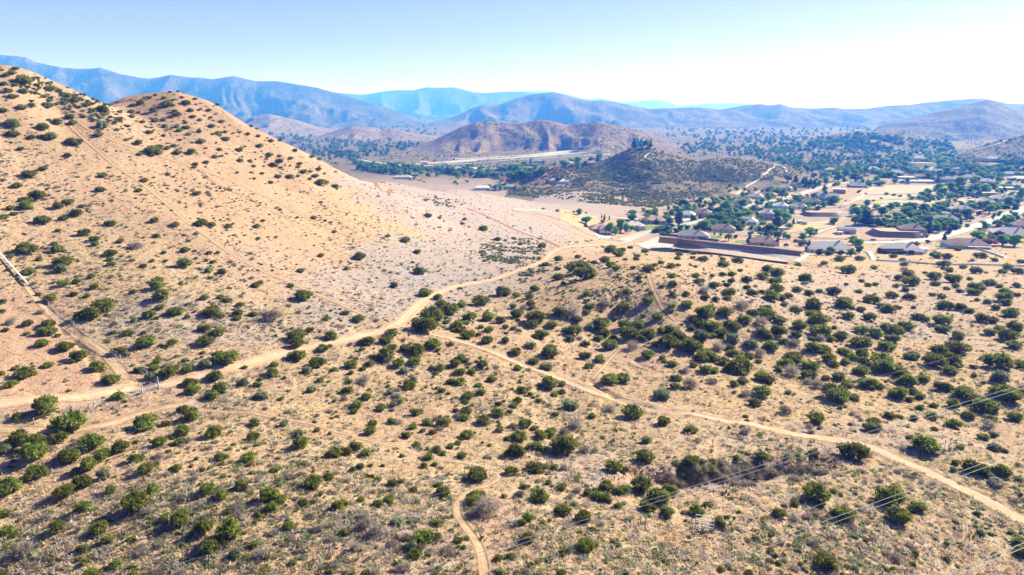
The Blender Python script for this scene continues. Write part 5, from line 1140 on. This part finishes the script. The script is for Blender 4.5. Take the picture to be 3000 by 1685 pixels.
car(2898, 661, 40, 'dark', 'dark car at the kerb by the trees across the street')
car(2961, 622, 40, 'dark', 'dark car driving up the wide street')
car(2890, 632, 10, 'silver', 'silver car in the parking row under the trees')
car(2880, 636, 10, 'white', 'white car in the parking row under the trees')
car(2736, 476, 100, 'dark', 'small dark car on the bend of the winding road')
# turquoise pool
def pool(u, v):
    x, y, z = pt(u, v); n = 20; V = [(3.6 * math.cos(q / n * 6.283) * (1 + .15 * math.sin(2 * q / n * 6.283)), 2.2 * math.sin(q / n * 6.283), .12) for q in range(n)]
    e = bpy.data.objects.new('swimming_pool', None); C.objects.link(e); e.location = (x, y, z + .25); tag(e, 'turquoise kidney shaped pool left of the dark brown house', 'swimming pool')
    me = bpy.data.meshes.new('water'); me.from_pydata(V, [], [tuple(range(n))]); link('water', me, flat('pool_water', (.05, .36, .42), .1, spec=.5), e)
    W2 = [(a * 1.25, b_ * 1.3, .2) for a, b_, c_ in V]; me = bpy.data.meshes.new('coping'); me.from_pydata([(a, b_, .2) for a, b_, c_ in V] + W2 + [(a, b_, -.6) for a, b_, c_ in W2], [], [(q, n + q, n + (q + 1) % n, (q + 1) % n) for q in range(n)] + [(n + q, 2 * n + q, 2 * n + (q + 1) % n, n + (q + 1) % n) for q in range(n)])
    link('coping', me, M_CONC, e)
pool(2608, 668)
# ------------------------------------------------------------------ scrub and woods too far to count
FARJ = [crown_mesh('far_scrub_crown', lobes_shrub(s, 5, .6), 110, .16, s, .1) for s in (71, 72, 73)]
for m in FARJ: m.materials.append(FM['j'])
FART = [crown_mesh('far_tree_crown', lobes_tree(s, 7, .02), 130, .17, s, .1) for s in (74, 75, 76)]
_k = foliage_mat('far_tree_green', (.04, .11, .022), (.09, .19, .035), (.16, .27, .05))
for m in FART: m.materials.append(_k)
def inpoly(u, v, P_):
    P_ = np.asarray(P_, float); c = np.zeros(u.shape, bool); j = len(P_) - 1
    for i in range(len(P_)):
        a, b = P_[i], P_[j]
        m = ((a[1] > v) != (b[1] > v)) & (u < (b[0] - a[0]) * (v - a[1]) / (b[1] - a[1] + 1e-9) + a[0]); c ^= m; j = i
    return c
VILLAGE = [(1500, 612), (1640, 608), (1850, 618), (2050, 590), (2150, 540), (2400, 505), (3200, 480), (3200, 790), (2500, 760), (2300, 765), (1850, 725)]
MEADOW = [(1000, 470), (1200, 530), (1500, 572), (1750, 597), (1950, 612), (1850, 730), (1200, 800), (900, 700)]
CLEAR = [[(2490, 590), (2560, 540), (2755, 540), (2700, 590), (2760, 606), (2560, 606), (2310, 635), (2310, 690), (2480, 700), (2700, 705), (2500, 640)],
         [(1170, 500), (1450, 525), (1500, 575), (1300, 560)]]
def far_scatter(name, n, box, kinds, s0, s1, keepf, hf=1.0, wf=1.0):
    u = RNG.uniform(box[0], box[1], n); v = RNG.uniform(box[2], box[3], n)
    x, y, z = pix_ground(u, v); cv, hid = covat(x, y)
    k = keepf(u, v, x, y, z, hid) & (y > 600) & (y < 9000)
    for c_ in CLEAR: k &= ~inpoly(u, v, c_)
    x, y, z, v = x[k], y[k], z[k], v[k]
    s = (s0 + (s1 - s0) * RNG.random(len(x)) ** 1.6) * (1 + np.clip((y - 1200) / 4500, 0, 1.2))
    return scatter(name, np.stack([x, y, z - .1], 1), np.stack([s * wf, s * wf, s * hf * (.8 + .4 * RNG.random(len(x)))], 1), kinds, RNG)
def kf_hill(u, v, x, y, z, hid):
    p_ = fbm(x / 60, y / 60, 3)
    d = np.full(u.shape, .18)
    d = np.where(hid == 11, .95, d); d = np.where(hid == 10, .8, d); d = np.where(hid == 9, .42, d); d = np.where(hid == 8, .75, d)
    d = np.where((hid == 7) | (hid == 6), .4, d); d = np.where(hid == 12, .35, d); d = np.where((hid > 0) & (hid <= 5), .08, d)
    plain_ = (hid == 0); d = np.where(plain_, .30 + .5 * sstep(.45, .6, p_), d)
    d = d * (.45 + .9 * sstep(.38, .58, p_))
    d = np.where((hid == 11) & (v > 532) & (v < 562) & (fbm(x / 35, y / 12 + 3, 2) > .42), .12, d)
    return (RNG.random(len(u)) < d) & ~inpoly(u, v, VILLAGE) & ~inpoly(u, v, MEADOW)
far_scatter('hillside_scrub', 34000, (600, 3150, 345, 640), FARJ, 2.2, 5.2, kf_hill, .9)
far_scatter('hillside_scrub', 9000, (1500, 2450, 470, 625), FARJ, 1.6, 4.6, kf_hill, .9)
def kf_vil(u, v, x, y, z, hid):
    p_ = fbm(x / 25, y / 25, 3); return inpoly(u, v, VILLAGE) & (RNG.random(len(u)) < .9 * sstep(.5, .66, p_)) & (hid == 0)
far_scatter('garden_bushes', 5200, (1500, 3150, 490, 760), FARJ, 1.2, 3.4, kf_vil, .8)
# woods: the belt below the highway and the trees of the plain beyond
BELT = [(1030, 478), (1250, 496), (1420, 494), (1540, 488), (1600, 505), (1560, 525), (1350, 530), (1220, 520), (1050, 500)]
def kf_wood(u, v, x, y, z, hid):
    p_ = fbm(x / 40, y / 40, 3); b = inpoly(u, v, BELT)
    d = np.where(b, .9 * sstep(.36, .5, p_), .0)
    w_ = inpoly(u, v, [(700, 430), (800, 400), (1250, 425), (1180, 445), (1050, 470), (900, 470)]); d = np.where(w_, .8 * sstep(.45, .6, p_), d)
    w_ = inpoly(u, v, [(2150, 395), (2500, 390), (2780, 420), (2820, 470), (3200, 480), (3200, 530), (2450, 520), (2350, 495), (2200, 460), (2020, 455), (1980, 425)]); d = np.where(w_, .75 * sstep(.42, .58, p_), d)
    w_ = (v < 405) & (u > 1950) & (u < 2750) & (hid == 0); d = np.where(w_, .6 * sstep(.42, .6, fbm(x / 160, y / 60, 3)), d)
    w_ = (v < 425) & (u > 700) & (u < 1280) & (hid == 0); d = np.where(w_, .6 * sstep(.42, .6, fbm(x / 160, y / 60, 3)), d)
    return RNG.random(len(u)) < d
far_scatter('far_woods', 22000, (700, 3150, 352, 540), FART, 6, 12, kf_wood, .85, 1.4)

def clear_of_houses(x, y):
    ok = np.ones(len(x), bool)
    for e, *_r in HOUSES:
        dx, dy = x - e.location.x, y - e.location.y; ok &= ~((np.abs(dx) < 13) & (dy < 9) & (dy > -24))
    return ok
def kf_gt(u, v, x, y, z, hid):
    p_ = fbm(x / 30 + 5, y / 30, 3); return inpoly(u, v, VILLAGE) & (v < 700) & (RNG.random(len(u)) < .9 * sstep(.44, .56, p_)) & (hid == 0) & ~((u < 1850) & (v > 600)) & off_road(x, y) & clear_of_houses(x, y)
far_scatter('garden_trees', 5200, (1500, 3150, 490, 740), FART, 5, 9, kf_gt, .8, 1.35)

def brush_patch(name, n, box, tilt, kd, s0, s1, dens=.8):
    """a bed of low brush inside a tilted ellipse of the slope"""
    u0, v0, ru, rv = box; u = RNG.uniform(u0 - ru, u0 + ru, n); v = RNG.uniform(v0 - rv - ru * abs(tilt), v0 + rv + ru * abs(tilt), n)
    e = ((u - u0) / ru) ** 2 + ((v - v0 - tilt * (u - u0)) / rv) ** 2
    x, y, z = pix_ground(u, v); k = (e < 1) & (RNG.random(n) < dens * (1 - e) ** .4 * sstep(.35, .55, fbm(x / 7, y / 7, 2))) & off_road(x, y); x, y, z = x[k], y[k], z[k]
    s = s0 + (s1 - s0) * RNG.random(len(x)) ** 1.5
    return scatter(name, np.stack([x, y, z - .03], 1), np.stack([s, s, s * .8], 1), kd, RNG)
for a in [((1500, 740, 105, 48), .0, 1500), ((1290, 592, 75, 14), .10, 500), ((1570, 797, 70, 14), -.35, 500), ((1340, 840, 60, 12), -.3, 260)]:
    brush_patch('sagebrush_patch', a[2], a[0], a[1], PROTO['s'], .9, 2.4)
brush_patch('ridge_brush', 1000, (235, 308, 140, 36), .42, FARJ, 1.0, 3.0, .7)
brush_patch('ridge_brush', 900, (215, 300, 150, 42), .38, PROTO['s'], 1.0, 3.2, .6)
brush_patch('ridge_brush', 500, (120, 260, 150, 50), .45, PROTO['j'], 1.0, 3.4, .35)
brush_patch('ridge_brush', 1500, (560, 370, 330, 90), .30, PROTO['j'], .7, 2.6, .4)
brush_patch('gully_brush', 900, (2180, 1392, 260, 34), -.06, PROTO['d'], .8, 2.0, .8)
brush_patch('gully_brush', 110, (2060, 1370, 120, 24), 0, PROTO['j'], .8, 2.0, .5)
brush_patch('grey_brush_bed', 1100, (2650, 930, 330, 60), .1, PROTO['d'], .5, 1.4, .5)
brush_patch('grey_brush_bed', 900, (2550, 1500, 440, 130), 0, PROTO['d'], .5, 1.3, .35)
brush_patch('grey_brush_bed', 700, (700, 1500, 500, 160), -.1, PROTO['d'], .5, 1.2, .35)
brush_patch('mound_brush', 1800, (1800, 840, 260, 70), -.1, PROTO['s'], .6, 1.5, .7)

def low_scrub(name, n, kinds, s0, s1):
    u, v, x, y, z = sample_view(n, 240, 1740); cv, hid = covat(x, y)
    k = (hid == 0) & (y < 560) & (y > 40) & off_road(x, y) & (RNG.random(n) < .25 + .75 * sstep(.42, .6, fbm(x / 20 + 3, y / 20, 3))) & (RNG.random(n) > .8 * cv[:, 1] * (v > 880)) & (RNG.random(n) < .38 + .62 * sstep(110, 220, y))
    x, y, z = x[k], y[k], z[k]; s = (s0 + (s1 - s0) * RNG.random(len(x)) ** 2.5) * (1 + .5 * sstep(150, 400, y))
    return scatter(name, np.stack([x, y, z - .03], 1), np.stack([s, s, s * .85], 1), kinds, RNG)
low_scrub('low_scrub', 9000, FARJ, .4, 1.25)
low_scrub('low_grey_scrub', 7000, PROTO['s'], .4, 1.3)
low_scrub('low_dry_scrub', 5000, PROTO['d'], .5, 1.6)
low_scrub('low_yellow_scrub', 2200, PROTO['y'], .4, 1.1)
# ------------------------------------------------------------------ fences
def bars(segs, name, mat, parent, r=.04, sq=True):
    V = []; F = []
    for a, b_ in segs:
        a = np.array(a, float); b_ = np.array(b_, float); d = b_ - a; d /= np.linalg.norm(d) + 1e-9
        s_ = np.cross(d, [0, 0, 1] if abs(d[2]) < .9 else [1, 0, 0]); s_ /= np.linalg.norm(s_); t_ = np.cross(d, s_); o = len(V)
        for p_ in (a, b_):
            for i, j in ((-1, -1), (1, -1), (1, 1), (-1, 1)): V.append(tuple(p_ + s_ * r * i + t_ * r * j))
        F += [(o + q, o + (q + 1) % 4, o + 4 + (q + 1) % 4, o + 4 + q) for q in range(4)] + [(o, o + 1, o + 2, o + 3), (o + 4, o + 5, o + 6, o + 7)]
    me = bpy.data.meshes.new(name); me.from_pydata(V, [], F); return link(name, me, mat, parent)
def fence(pix, label, step, h, rails, mat, rp=.08, rr=.05, name='rail_fence', solid=0, pm=None, cat='fence', lift=0, posts_single=True):
    C_ = resample(smooth_line(pix), step); z = gz(C_[:, 0], C_[:, 1]) + lift; P_ = np.column_stack([C_, z]); o0 = P_[0].copy()
    e = bpy.data.objects.new(name, None); C.objects.link(e); e.location = tuple(o0); tag(e, label, cat); P_ = P_ - o0
    up = np.array([0, 0, 1.0])
    if posts_single and len(P_) < 60:
        pmesh = None
        for p_ in P_:
            if pmesh is None:
                q = bars([((0, 0, -.5), (0, 0, h))], 'post', pm or mat, e, rp); pmesh = q.data; q.location = tuple(p_)
            else:
                q = link('post', pmesh, parent=e); q.location = tuple(p_)
    else: q = bars([(p_ - .5 * up, p_ + h * up) for p_ in P_], 'posts', pm or mat, e, rp); q['kind'] = 'stuff'
    for k in range(rails):
        zz = h * (.94 - .62 * k / max(1, rails - 1)) if rails > 1 else h * .9
        bars([(P_[i] + zz * up, P_[i + 1] + zz * up) for i in range(len(P_) - 1)], 'rail', mat, e, rr)
    if solid:
        V = []; F = []
        for i, p_ in enumerate(P_): V += [tuple(p_ - .3 * up), tuple(p_ + solid * up)]
        F = [(2 * i, 2 * i + 2, 2 * i + 3, 2 * i + 1) for i in range(len(P_) - 1)]
        me = bpy.data.meshes.new('panel'); me.from_pydata(V, [], F); q = link('panel', me, mat, e); sm = q.modifiers.new('solid', 'SOLIDIFY'); sm.thickness = .08
    return e
fence([(-60, 690), (0, 745), (40, 792), (82, 838)], 'white pipe rail fence running down the left edge of the picture', 2.4, .75, 1, M_VINYL, .06, .15)
fence([(132, 882), (163, 916), (200, 945), (230, 963), (270, 1000), (300, 1035), (331, 1050), (370, 1065)], 'sagging wire fence with steel posts beside the bare dirt track', 3.2, 1.2, 3, M_STEEL, .035, .012, 'wire_fence')
fence([(331, 1045), (345, 1055), (370, 1068), (408, 1095), (440, 1110), (464, 1126)], 'wire fence with tall steel posts leading down to the road gate', 3.0, 1.6, 3, M_STEEL, .05, .012, 'wire_fence')
fence([(0, 1262), (60, 1250), (130, 1240), (200, 1212), (270, 1200), (340, 1195), (405, 1187), (437, 1182)], 'old wood post and wire fence along the lower dirt track', 4.0, 1.2, 3, M_WOOD, .06, .012, 'wire_fence')
fence([(1502, 616), (1550, 619), (1600, 622), (1650, 628), (1700, 630), (1760, 636), (1830, 634)], 'white rail fence along the far side of the fenced garden plot', 3, 1.5, 3, M_VINYL, .09, .08)
fence([(1505, 618), (1560, 626), (1620, 640), (1670, 658), (1710, 682), (1750, 697), (1790, 706), (1818, 709)], 'long white rail fence curving along the dirt ridge road', 3, 1.5, 3, M_VINYL, .09, .08)
fence([(1832, 714), (1860, 705), (1900, 694), (1930, 690)], 'low white rail fence between street end and concrete basin', 2.6, 1.3, 3, M_VINYL, .07, .05)
fence([(2050, 680), (2100, 686), (2150, 690), (2220, 696), (2300, 704), (2316, 706)], 'white rail fence in front of the cream walled brown roofed house', 2.8, 1.5, 3, M_VINYL, .09, .07)
fence([(2275, 727), (2310, 731), (2345, 738), (2356, 746)], 'white rail fence along the top of the channel bank', 2.2, 1.4, 3, M_VINYL, .08, .06)
fence([(2330, 700), (2400, 700), (2480, 703), (2560, 706), (2636, 704)], 'white rail fence along the lane behind the large veranda house', 3.2, 1.4, 3, M_VINYL, .09, .07)
fence([(2370, 607), (2400, 612), (2460, 608), (2520, 598)], 'white rail fence along the top of the red dirt strips', 3.4, 1.4, 3, M_VINYL, .09, .07)
fence([(2330, 616), (2380, 618), (2450, 618), (2500, 612)], 'white rail fence between the two red dirt strips', 3.4, 1.4, 3, M_VINYL, .09, .07)
fence([(2566, 764), (2620, 768), (2700, 772), (2742, 777), (2788, 777), (2850, 776), (2930, 779), (3010, 782)], 'long pale wall curving across the open scrub at the right', 4.0, 1.2, 1, M_VINYL, .09, .07, solid=.9, name='boundary_wall', cat='wall')
fence([(2690, 745), (2730, 735), (2770, 728), (2820, 728), (2870, 732), (2910, 745), (2940, 756)], 'pale wall curving round the yard of the sage green house', 4.0, 1.3, 1, M_VINYL, .09, .07, solid=1.0, name='boundary_wall', cat='wall')
fence([(2528, 737), (2538, 740), (2546, 750), (2552, 760)], 'short white rail fence beside the stone steps', 2.6, 1.3, 3, M_VINYL, .08, .06)
fence([(2640, 684), (2655, 683), (2668, 680)], 'white rail fence in front of the dark brown house', 2.2, 1.4, 3, M_VINYL, .08, .06)
# hedge over the channel
def hedge(pix, label, wd, ht):
    C_ = resample(smooth_line(pix), 1.2); z = gz(C_[:, 0], C_[:, 1]); o0 = np.array([C_[0, 0], C_[0, 1], z[0]])
    L_ = [(C_[i, 0] - o0[0], C_[i, 1] - o0[1], z[i] - o0[2] + ht * .5, wd, ht * .6) for i in range(len(C_))]
    me = crown_mesh('hedge', L_, 60 * len(L_), .45, 5, .1); me.materials.append(FM['c']); o = link('hedge', me, loc=tuple(o0)); tag(o, label, 'hedge')
hedge([(1935, 688), (1990, 694), (2050, 701), (2103, 708)], 'clipped dark hedge along the top of the channel bank', .9, 1.5)

# ------------------------------------------------------------------ gate, posts and corral panels near the dirt road
def gate(a, b_, label, h=1.3):
    pa, pb = np.array(pt(*a)), np.array(pt(*b_)); e = bpy.data.objects.new('road_gate', None); C.objects.link(e); e.location = tuple(pa); tag(e, label, 'gate'); pb = pb - pa; up = np.array([0, 0, 1.])
    bars([((0, 0, -.4), (0, 0, h + .3))], 'post', M_STEEL, e, .09); bars([(pb - .4 * up, pb + up * (h + .3))], 'post', M_STEEL, e, .09)
    for k in range(5): bars([(.2 * pb / np.linalg.norm(pb) + up * (.25 + k * .27), pb + up * (.25 + k * .27))], 'rail', M_STEEL, e, .03)
    bars([(pb * .5 + up * .2, pb * .5 + up * 1.35)], 'brace', M_STEEL, e, .03)
gate((466, 1140), (418, 1153), 'steel bar gate with white concrete post standing open by the dirt road')
for (u, v, lb) in [(436, 1186, 'white leaning fence post left of the eroded bank'), (512, 1178, 'white upright fence post right of the eroded bank')]:
    x, y, z = pt(u, v); q = bars([((0, 0, -.3), (.08, 0, 1.5))], 'fence_post', M_STEEL, None, .07); q.location = (x, y, z); tag(q, lb, 'post')
def panel(a, b_, label, h=1.7, rails=5):
    pa, pb = np.array(pt(*a)), np.array(pt(*b_)); e = bpy.data.objects.new('corral_panel', None); C.objects.link(e); e.location = tuple(pa); tag(e, label, 'corral panel', 'corral panels on the scrub slope'); d = pb - pa; up = np.array([0, 0, 1.])
    for p_ in (0 * d, d): bars([(p_ - .1 * up, p_ + h * up)], 'post', M_STEEL, e, .05)
    for k in range(rails): bars([(0 * d + up * (.25 + k * (h - .3) / (rails - 1)), d + up * (.25 + k * (h - .3) / (rails - 1)))], 'rail', M_STEEL, e, .035)
panel((2037, 1543), (2090, 1553), 'rear galvanised corral panel standing open on the slope', 1.9, 4)
panel((2043, 1560), (2091, 1556), 'front galvanised corral panel leaning towards the rear one', 1.7, 3)
# fallen grey brush pile
def sticks(u, v, r_, label, n=26):
    x, y, z = pt(u, v); rr = np.random.default_rng(int(u)); S_ = []
    for i in range(n):
        a = rr.normal(size=3) * [r_ * .35, r_ * .35, .12]; d = rr.normal(size=3) * [1, 1, .25]; d = d / np.linalg.norm(d) * r_ * (.3 + .5 * rr.random()); a[2] = abs(a[2]) + .15
        S_.append((a - d / 2, a + d / 2))
    q = bars(S_, 'brush_pile', flat('bleached_wood', (.42, .40, .40)), None, .035); q.location = (x, y, z); tag(q, label, 'brush pile')
sticks(32, 946, 1.6, 'bleached pile of branches on bare soil near the left edge')
sticks(1500, 1532, .9, 'small heap of pale dead sticks beside a thin yucca stalk')
# yuccas
YC = crown_mesh('rosette', [(0, 0, .3, .30, .28)], 150, .16, 91, 2.6, core=0, aspect=2.4); YC.materials.append(flat('yucca_leaf', (.22, .26, .14)))
def yucca(u, v, s_, hst, label):
    x, y, z = pt(u, v); e = bpy.data.objects.new('yucca', None); C.objects.link(e); e.location = (x, y, z); tag(e, label, 'yucca'); e.rotation_euler = (0, 0, u)
    link('rosette', YC, parent=e).scale = (s_, s_, s_); bars([((0, 0, .1), (.05, 0, hst))], 'stalk', flat('yucca_stalk', (.50, .42, .28)), e, .035)
    q = link('seed_head', crown_mesh('seed_head', [(0, 0, .3, .09, .3)], 60, .09, 5, .5, core=.6), flat('seed_pods', (.45, .40, .28)), e); q.location = (.05, 0, hst - .7)
for (u, v, s_, h_, lb) in [(1511, 1541, .7, 3.0, 'tall thin yucca stalk rising from dead sticks above the wires'), (1798, 1440, .8, 2.6, 'left yucca of the pair standing inside the juniper group'), (1811, 1442, .8, 2.4, 'right yucca of the pair standing inside the juniper group'),
    (1880, 1434, .9, 2.8, 'pale yucca stalk in front of the dark juniper above the gully shrubs'), (1670, 1618, .9, 2.8, 'yucca stalk left of the spreading juniper in the lower middle'), (548, 1462, .8, 2.2, 'yucca in front of a long shadow in the lower left'),
    (498, 1552, .8, 2.0, 'short yucca left of the lowest juniper clump'), (779, 1392, .6, 2.4, 'lone pale stalk at the tip of a shrub shadow'), (400, 1486, .8, 1.8, 'yucca in front of the broad bright juniper'),
    (2765, 1325, .7, 2.4, 'left thin stalk of the cluster beside the dirt road'), (2781, 1322, .7, 2.7, 'middle thin stalk of the cluster beside the dirt road'), (2797, 1320, .7, 2.4, 'right thin stalk of the cluster beside the dirt road'),
    (2980, 1368, .8, 3.0, 'tall yucca stalk above the rock near the right edge'), (2085, 1325, .6, 2.6, 'thin stalk on the pale grass above the gully'), (1234, 1320, .6, 2.4, 'thin stalk left of the scattered small junipers'), (1410, 1210, .6, 2.3, 'thin stalk left of the upper middle juniper pair')]:
    yucca(u, v, s_, h_, lb)
# boulder
def rock(u, v, s_, label):
    x, y, z = pt(u, v); iv, fc = icos(); n_ = fbm(iv[:, 0] * 1.3 + 5, iv[:, 1] * 1.3 + iv[:, 2], 3)[:, None]; V = iv * [s_, s_ * .8, s_ * .55] * (.6 + .8 * n_)
    k = npmesh('boulder', V, fc, False); o = link('boulder', k, flat('dark_rock', (.10, .09, .10), .9, 2), loc=(x, y, z + s_ * .15)); tag(o, label, 'rock')
rock(2918, 1420, 1.6, 'dark round boulder near the right edge beside the dirt road')

# ------------------------------------------------------------------ overhead wires with their poles outside the view
M_WIRE = flat('aluminium_wire', (.24, .25, .27), .6, spec=.3, metal=.0)
def wire(pts, label, r=.022, sag=.0):
    r = r * .7
    V = []; P3 = []
    for i in range(len(pts) - 1):
        a, b_ = np.array(pts[i]), np.array(pts[i + 1])
        for t in np.linspace(0, 1, 24, endpoint=(i == len(pts) - 2)): P3.append(a + (b_ - a) * t - np.array([0, 0, sag * 4 * t * (1 - t)]))
    o0 = P3[0]; Q = [tuple(p_ - o0) for p_ in P3]
    o = bars([(Q[i], Q[i + 1]) for i in range(len(Q) - 1)], 'power_line', M_WIRE, None, r); o.location = tuple(o0)
    tag(o, label, 'power line', 'overhead power lines')
def ray(u, v, h): r_, f = ratio(v); Y = h / r_; return (((u - 1500) / FOC / f) * Y, Y, CAMZ - h)
def span(u0, v0, u1, v1, h, label, ext=1.35, r=.022):
    a, b_ = np.array(ray(u0, v0, h)), np.array(ray(u1, v1, h)); d = b_ - a; L_ = np.linalg.norm(d); a2, b2 = a - d * .25 * ext, b_ + d * .3 * ext
    wire([a2, b2], label, r); return a2, b2
ends = []
ends.append(span(1190, 1685, 3000, 1125, 37, 'upper wire of the pair crossing from bottom centre to the right edge'))
ends.append(span(1233, 1685, 3000, 1137, 37.6, 'lower wire of the pair crossing from bottom centre to the right edge'))
ends.append(span(1995, 1680, 3000, 1314, 35, 'upper wire of the pair meeting the right edge below the road'))
ends.append(span(2025, 1685, 3000, 1328, 35.5, 'lower wire of the pair meeting the right edge below the road'))
ends.append(span(2772, 1685, 3000, 1591, 33, 'upper wire of the pair in the bottom right corner', 3))
ends.append(span(2805, 1685, 3000, 1605, 33.4, 'lower wire of the pair in the bottom right corner', 3))
ends.append(span(2080, 1590, 3000, 1272, 41, 'single thin wire between the two wire pairs', r=.014))
ends.append(span(520, 1651, 3000, 990, 44, 'longest thin wire crossing high over the scrub to the right edge', 1.0, r=.016))
# ------------------------------------------------------------------ names that tell the plants apart
MARKS = [(1190, 955, 'fork of the two dirt roads'), (466, 1135, 'steel road gate'), (2065, 1535, 'corral panels'), (1452, 1405, 'hook of the short lower track'), (1408, 1610, 'bottom end of the short lower track'),
 (82, 838, 'lower end of the white pipe fence'), (32, 946, 'bleached branch pile'), (1897, 798, 'top of the mound track'), (1975, 930, 'foot of the mound track'), (2130, 1370, 'eroded gully'), (1740, 1110, 'short path above the lower road'),
 (2918, 1420, 'dark boulder'), (2780, 1322, 'cluster of three thin stalks'), (1630, 735, 'upper bend of the dirt road'), (200, 352, 'top of the long hillside track'), (505, 612, 'middle of the long hillside track'), (790, 800, 'lower part of the long hillside track'),
 (1000, 893, 'lower end of the long hillside track'), (500, 262, 'rounded hill summit'), (285, 300, 'saddle between the two hills'), (640, 432, 'short bench track on the rounded hill'), (679, 562, 'dark crevice on the hillside'),
 (930, 480, 'lower ridge of the rounded hill'), (2550, 760, 'stone steps at the pale wall'), (2780, 777, 'middle of the long pale wall'), (1835, 712, 'end of the paved street'), (2310, 765, 'end of the drainage channel'), (570, 1200, 'start of the narrow footpath'),
 (1010, 1275, 'middle of the narrow footpath'), (779, 1392, 'lone pale stalk'), (400, 1486, 'short bright yucca'), (548, 1462, 'yucca with the long shadow'), (2330, 1272, 'middle of the lower dirt road'), (2700, 1378, 'widening of the lower dirt road'),
 (1400, 830, 'straight road under the meadow'), (1960, 1207, 'dirt road above the gully'), (30, 1256, 'lower track at the left edge'), (1234, 1320, 'thin stalk among small junipers'), (1511, 1541, 'tall stalk with dead sticks'), (1805, 1440, 'pair of yuccas'),
 (1670, 1618, 'yucca beside the spreading juniper'), (498, 1552, 'lowest left yucca'), (800, 1045, 'dirt road left of the fork'), (2260, 1000, 'heart of the dense thicket'), (2560, 950, 'bare gap right of the thicket'), (2880, 950, 'thicket at the right edge'),
 (2300, 800, 'open ground below the veranda house'), (1600, 1050, 'lower road just past the fork'), (200, 950, 'bend of the bare side track'), (120, 600, 'scrubby left edge of the near hill'), (1930, 1500, 'slope below the gully'), (2500, 1560, 'wires in the lower right corner')]
ORD = ['nearest', 'second nearest', 'third nearest', 'fourth nearest', 'fifth nearest', 'sixth nearest', 'seventh nearest', 'eighth nearest', 'ninth nearest', 'tenth nearest', 'eleventh nearest', 'twelfth nearest', 'thirteenth nearest', 'fourteenth nearest', 'fifteenth nearest', 'sixteenth nearest', 'seventeenth nearest', 'eighteenth nearest']
def sector(du, dv):
    return ('right of' if du > 0 else 'left of') if abs(du) > abs(dv) * 1.2 else ('below' if dv > 0 else 'above')
def name_plants(items, marks, words):
    """items: (object, u, v, kind, size word)"""
    bk = {}
    for it in items:
        o, u, v, kd, sz = it
        m = min(marks, key=lambda m: math.hypot(m[0] - u, (m[1] - v) * 1.5)); bk.setdefault((m[2], sector(u - m[0], v - m[1]), kd), []).append((math.hypot(m[0] - u, m[1] - v), it))
    for (mn, sec, kd), L_ in bk.items():
        L_.sort(key=lambda q: q[0])
        for i, (d, it) in enumerate(L_):
            o = it[0]; o['label'] = '%s %s, %s %s the %s' % (it[4], words[kd], ORD[min(i, 17)], sec, mn)
WORDS = {'j': 'green juniper shrub', 's': 'grey green sagebrush', 'd': 'leafless grey shrub', 'y': 'yellow green shrub'}
def szw(w_): return 'large' if w_ > 48 else 'medium' if w_ > 34 else 'small'
name_plants([(o, u, v, k_, szw(w_)) for o, u, v, w_, k_ in SHRUB_OBJ], MARKS, WORDS)
for o, u, v, w_, k_ in SHRUB_OBJ:
    o['group'] = {'j': 'juniper shrubs on the open slopes', 's': 'sagebrush on the open slopes', 'd': 'leafless shrubs on the open slopes', 'y': 'yellow green shrubs on the open slopes'}[k_]
import re
def short(lb):
    s_ = re.split(r' (?:beside|behind|above|left|right|below|between|at|in|on|by|next|under|from|over|surrounded|nearest|just|running|peeking|among|half|low|tucked|second|inside|high|cut)\b', lb)[0]
    return s_
hm = []; seen = {}
for e, u, v, w_ in HOUSES:
    s_ = short(e['label']); 
    if len(s_.split()) > 7: s_ = ' '.join(s_.split()[:7]).replace(' with two white', '')
    seen[s_] = seen.get(s_, 0) + 1; hm.append((u, v, s_))
hm = [q for q in hm if seen[q[2]] == 1 and len(q[2].split()) > 1]
hm += [(1380, 490, 'tree belt under the highway'), (1880, 425, 'summit of the pointed hill'), (2480, 684, 'blue roofed barn'), (2610, 668, 'turquoise pool'), (2620, 690, 'earth terrace'), (2620, 560, 'big dusty paddock'), (2225, 675, 'two caravans'), (1600, 640, 'fenced garden plot'), (2730, 480, 'winding road bend')]
TW = {'b': 'leafy tree', 'c': 'dark conifer', 'g': 'grey leaved tree', 'p': 'purple leaved tree', 'r': 'rusty leaved tree', 'y': 'yellow green tree', 'B': 'low garden shrub', 'j': 'round juniper shrub'}
name_plants([(o, u, v, kd, 'tall' if ht > wd * 1.1 else 'broad' if wd > 24 else 'rounded') for (o, u, v, wd, ht, kd) in TREE_OBJ], hm, TW)
for (o, u, v, wd, ht, kd) in TREE_OBJ: o['group'] = 'trees among the houses' if kd not in 'Bj' else 'shrubs among the houses'
for e, *_r in HOUSES:
    if e['category'] == 'house': e['group'] = 'houses of the valley town'

for e, *_r in HOUSES:
    if len(e['label'].split()) > 16: e['label'] = ' '.join(e['label'].split()[:16])
# ------------------------------------------------------------------ haze
def haze():
    x0, x1, y0, y1, z0, z1 = -42000, 42000, -400, 31500, -450, float(Z.max()) + 60
    V = [(x, y, z) for z in (z0, z1) for y in (y0, y1) for x in (x0, x1)]
    F = [(0, 2, 3, 1), (4, 5, 7, 6), (0, 1, 5, 4), (2, 6, 7, 3), (0, 4, 6, 2), (1, 3, 7, 5)]
    me = bpy.data.meshes.new('haze'); me.from_pydata(V, [], F)
    k = N('blue_air'); v = k.n('VolumePrincipled', {'Color': HAZE_COL, 'Absorption Color': (1, 1, 1), 'Density': HAZE_D, 'Anisotropy': HAZE_G})
    k.t.links.new(v.outputs[0], k.out.inputs['Volume'])
    o = link('haze', me, k.m); tag(o, kind='stuff')
HAZE_COL = (.045, .205, 1.0); HAZE_D = 2.3e-4; HAZE_G = 0.10
haze()
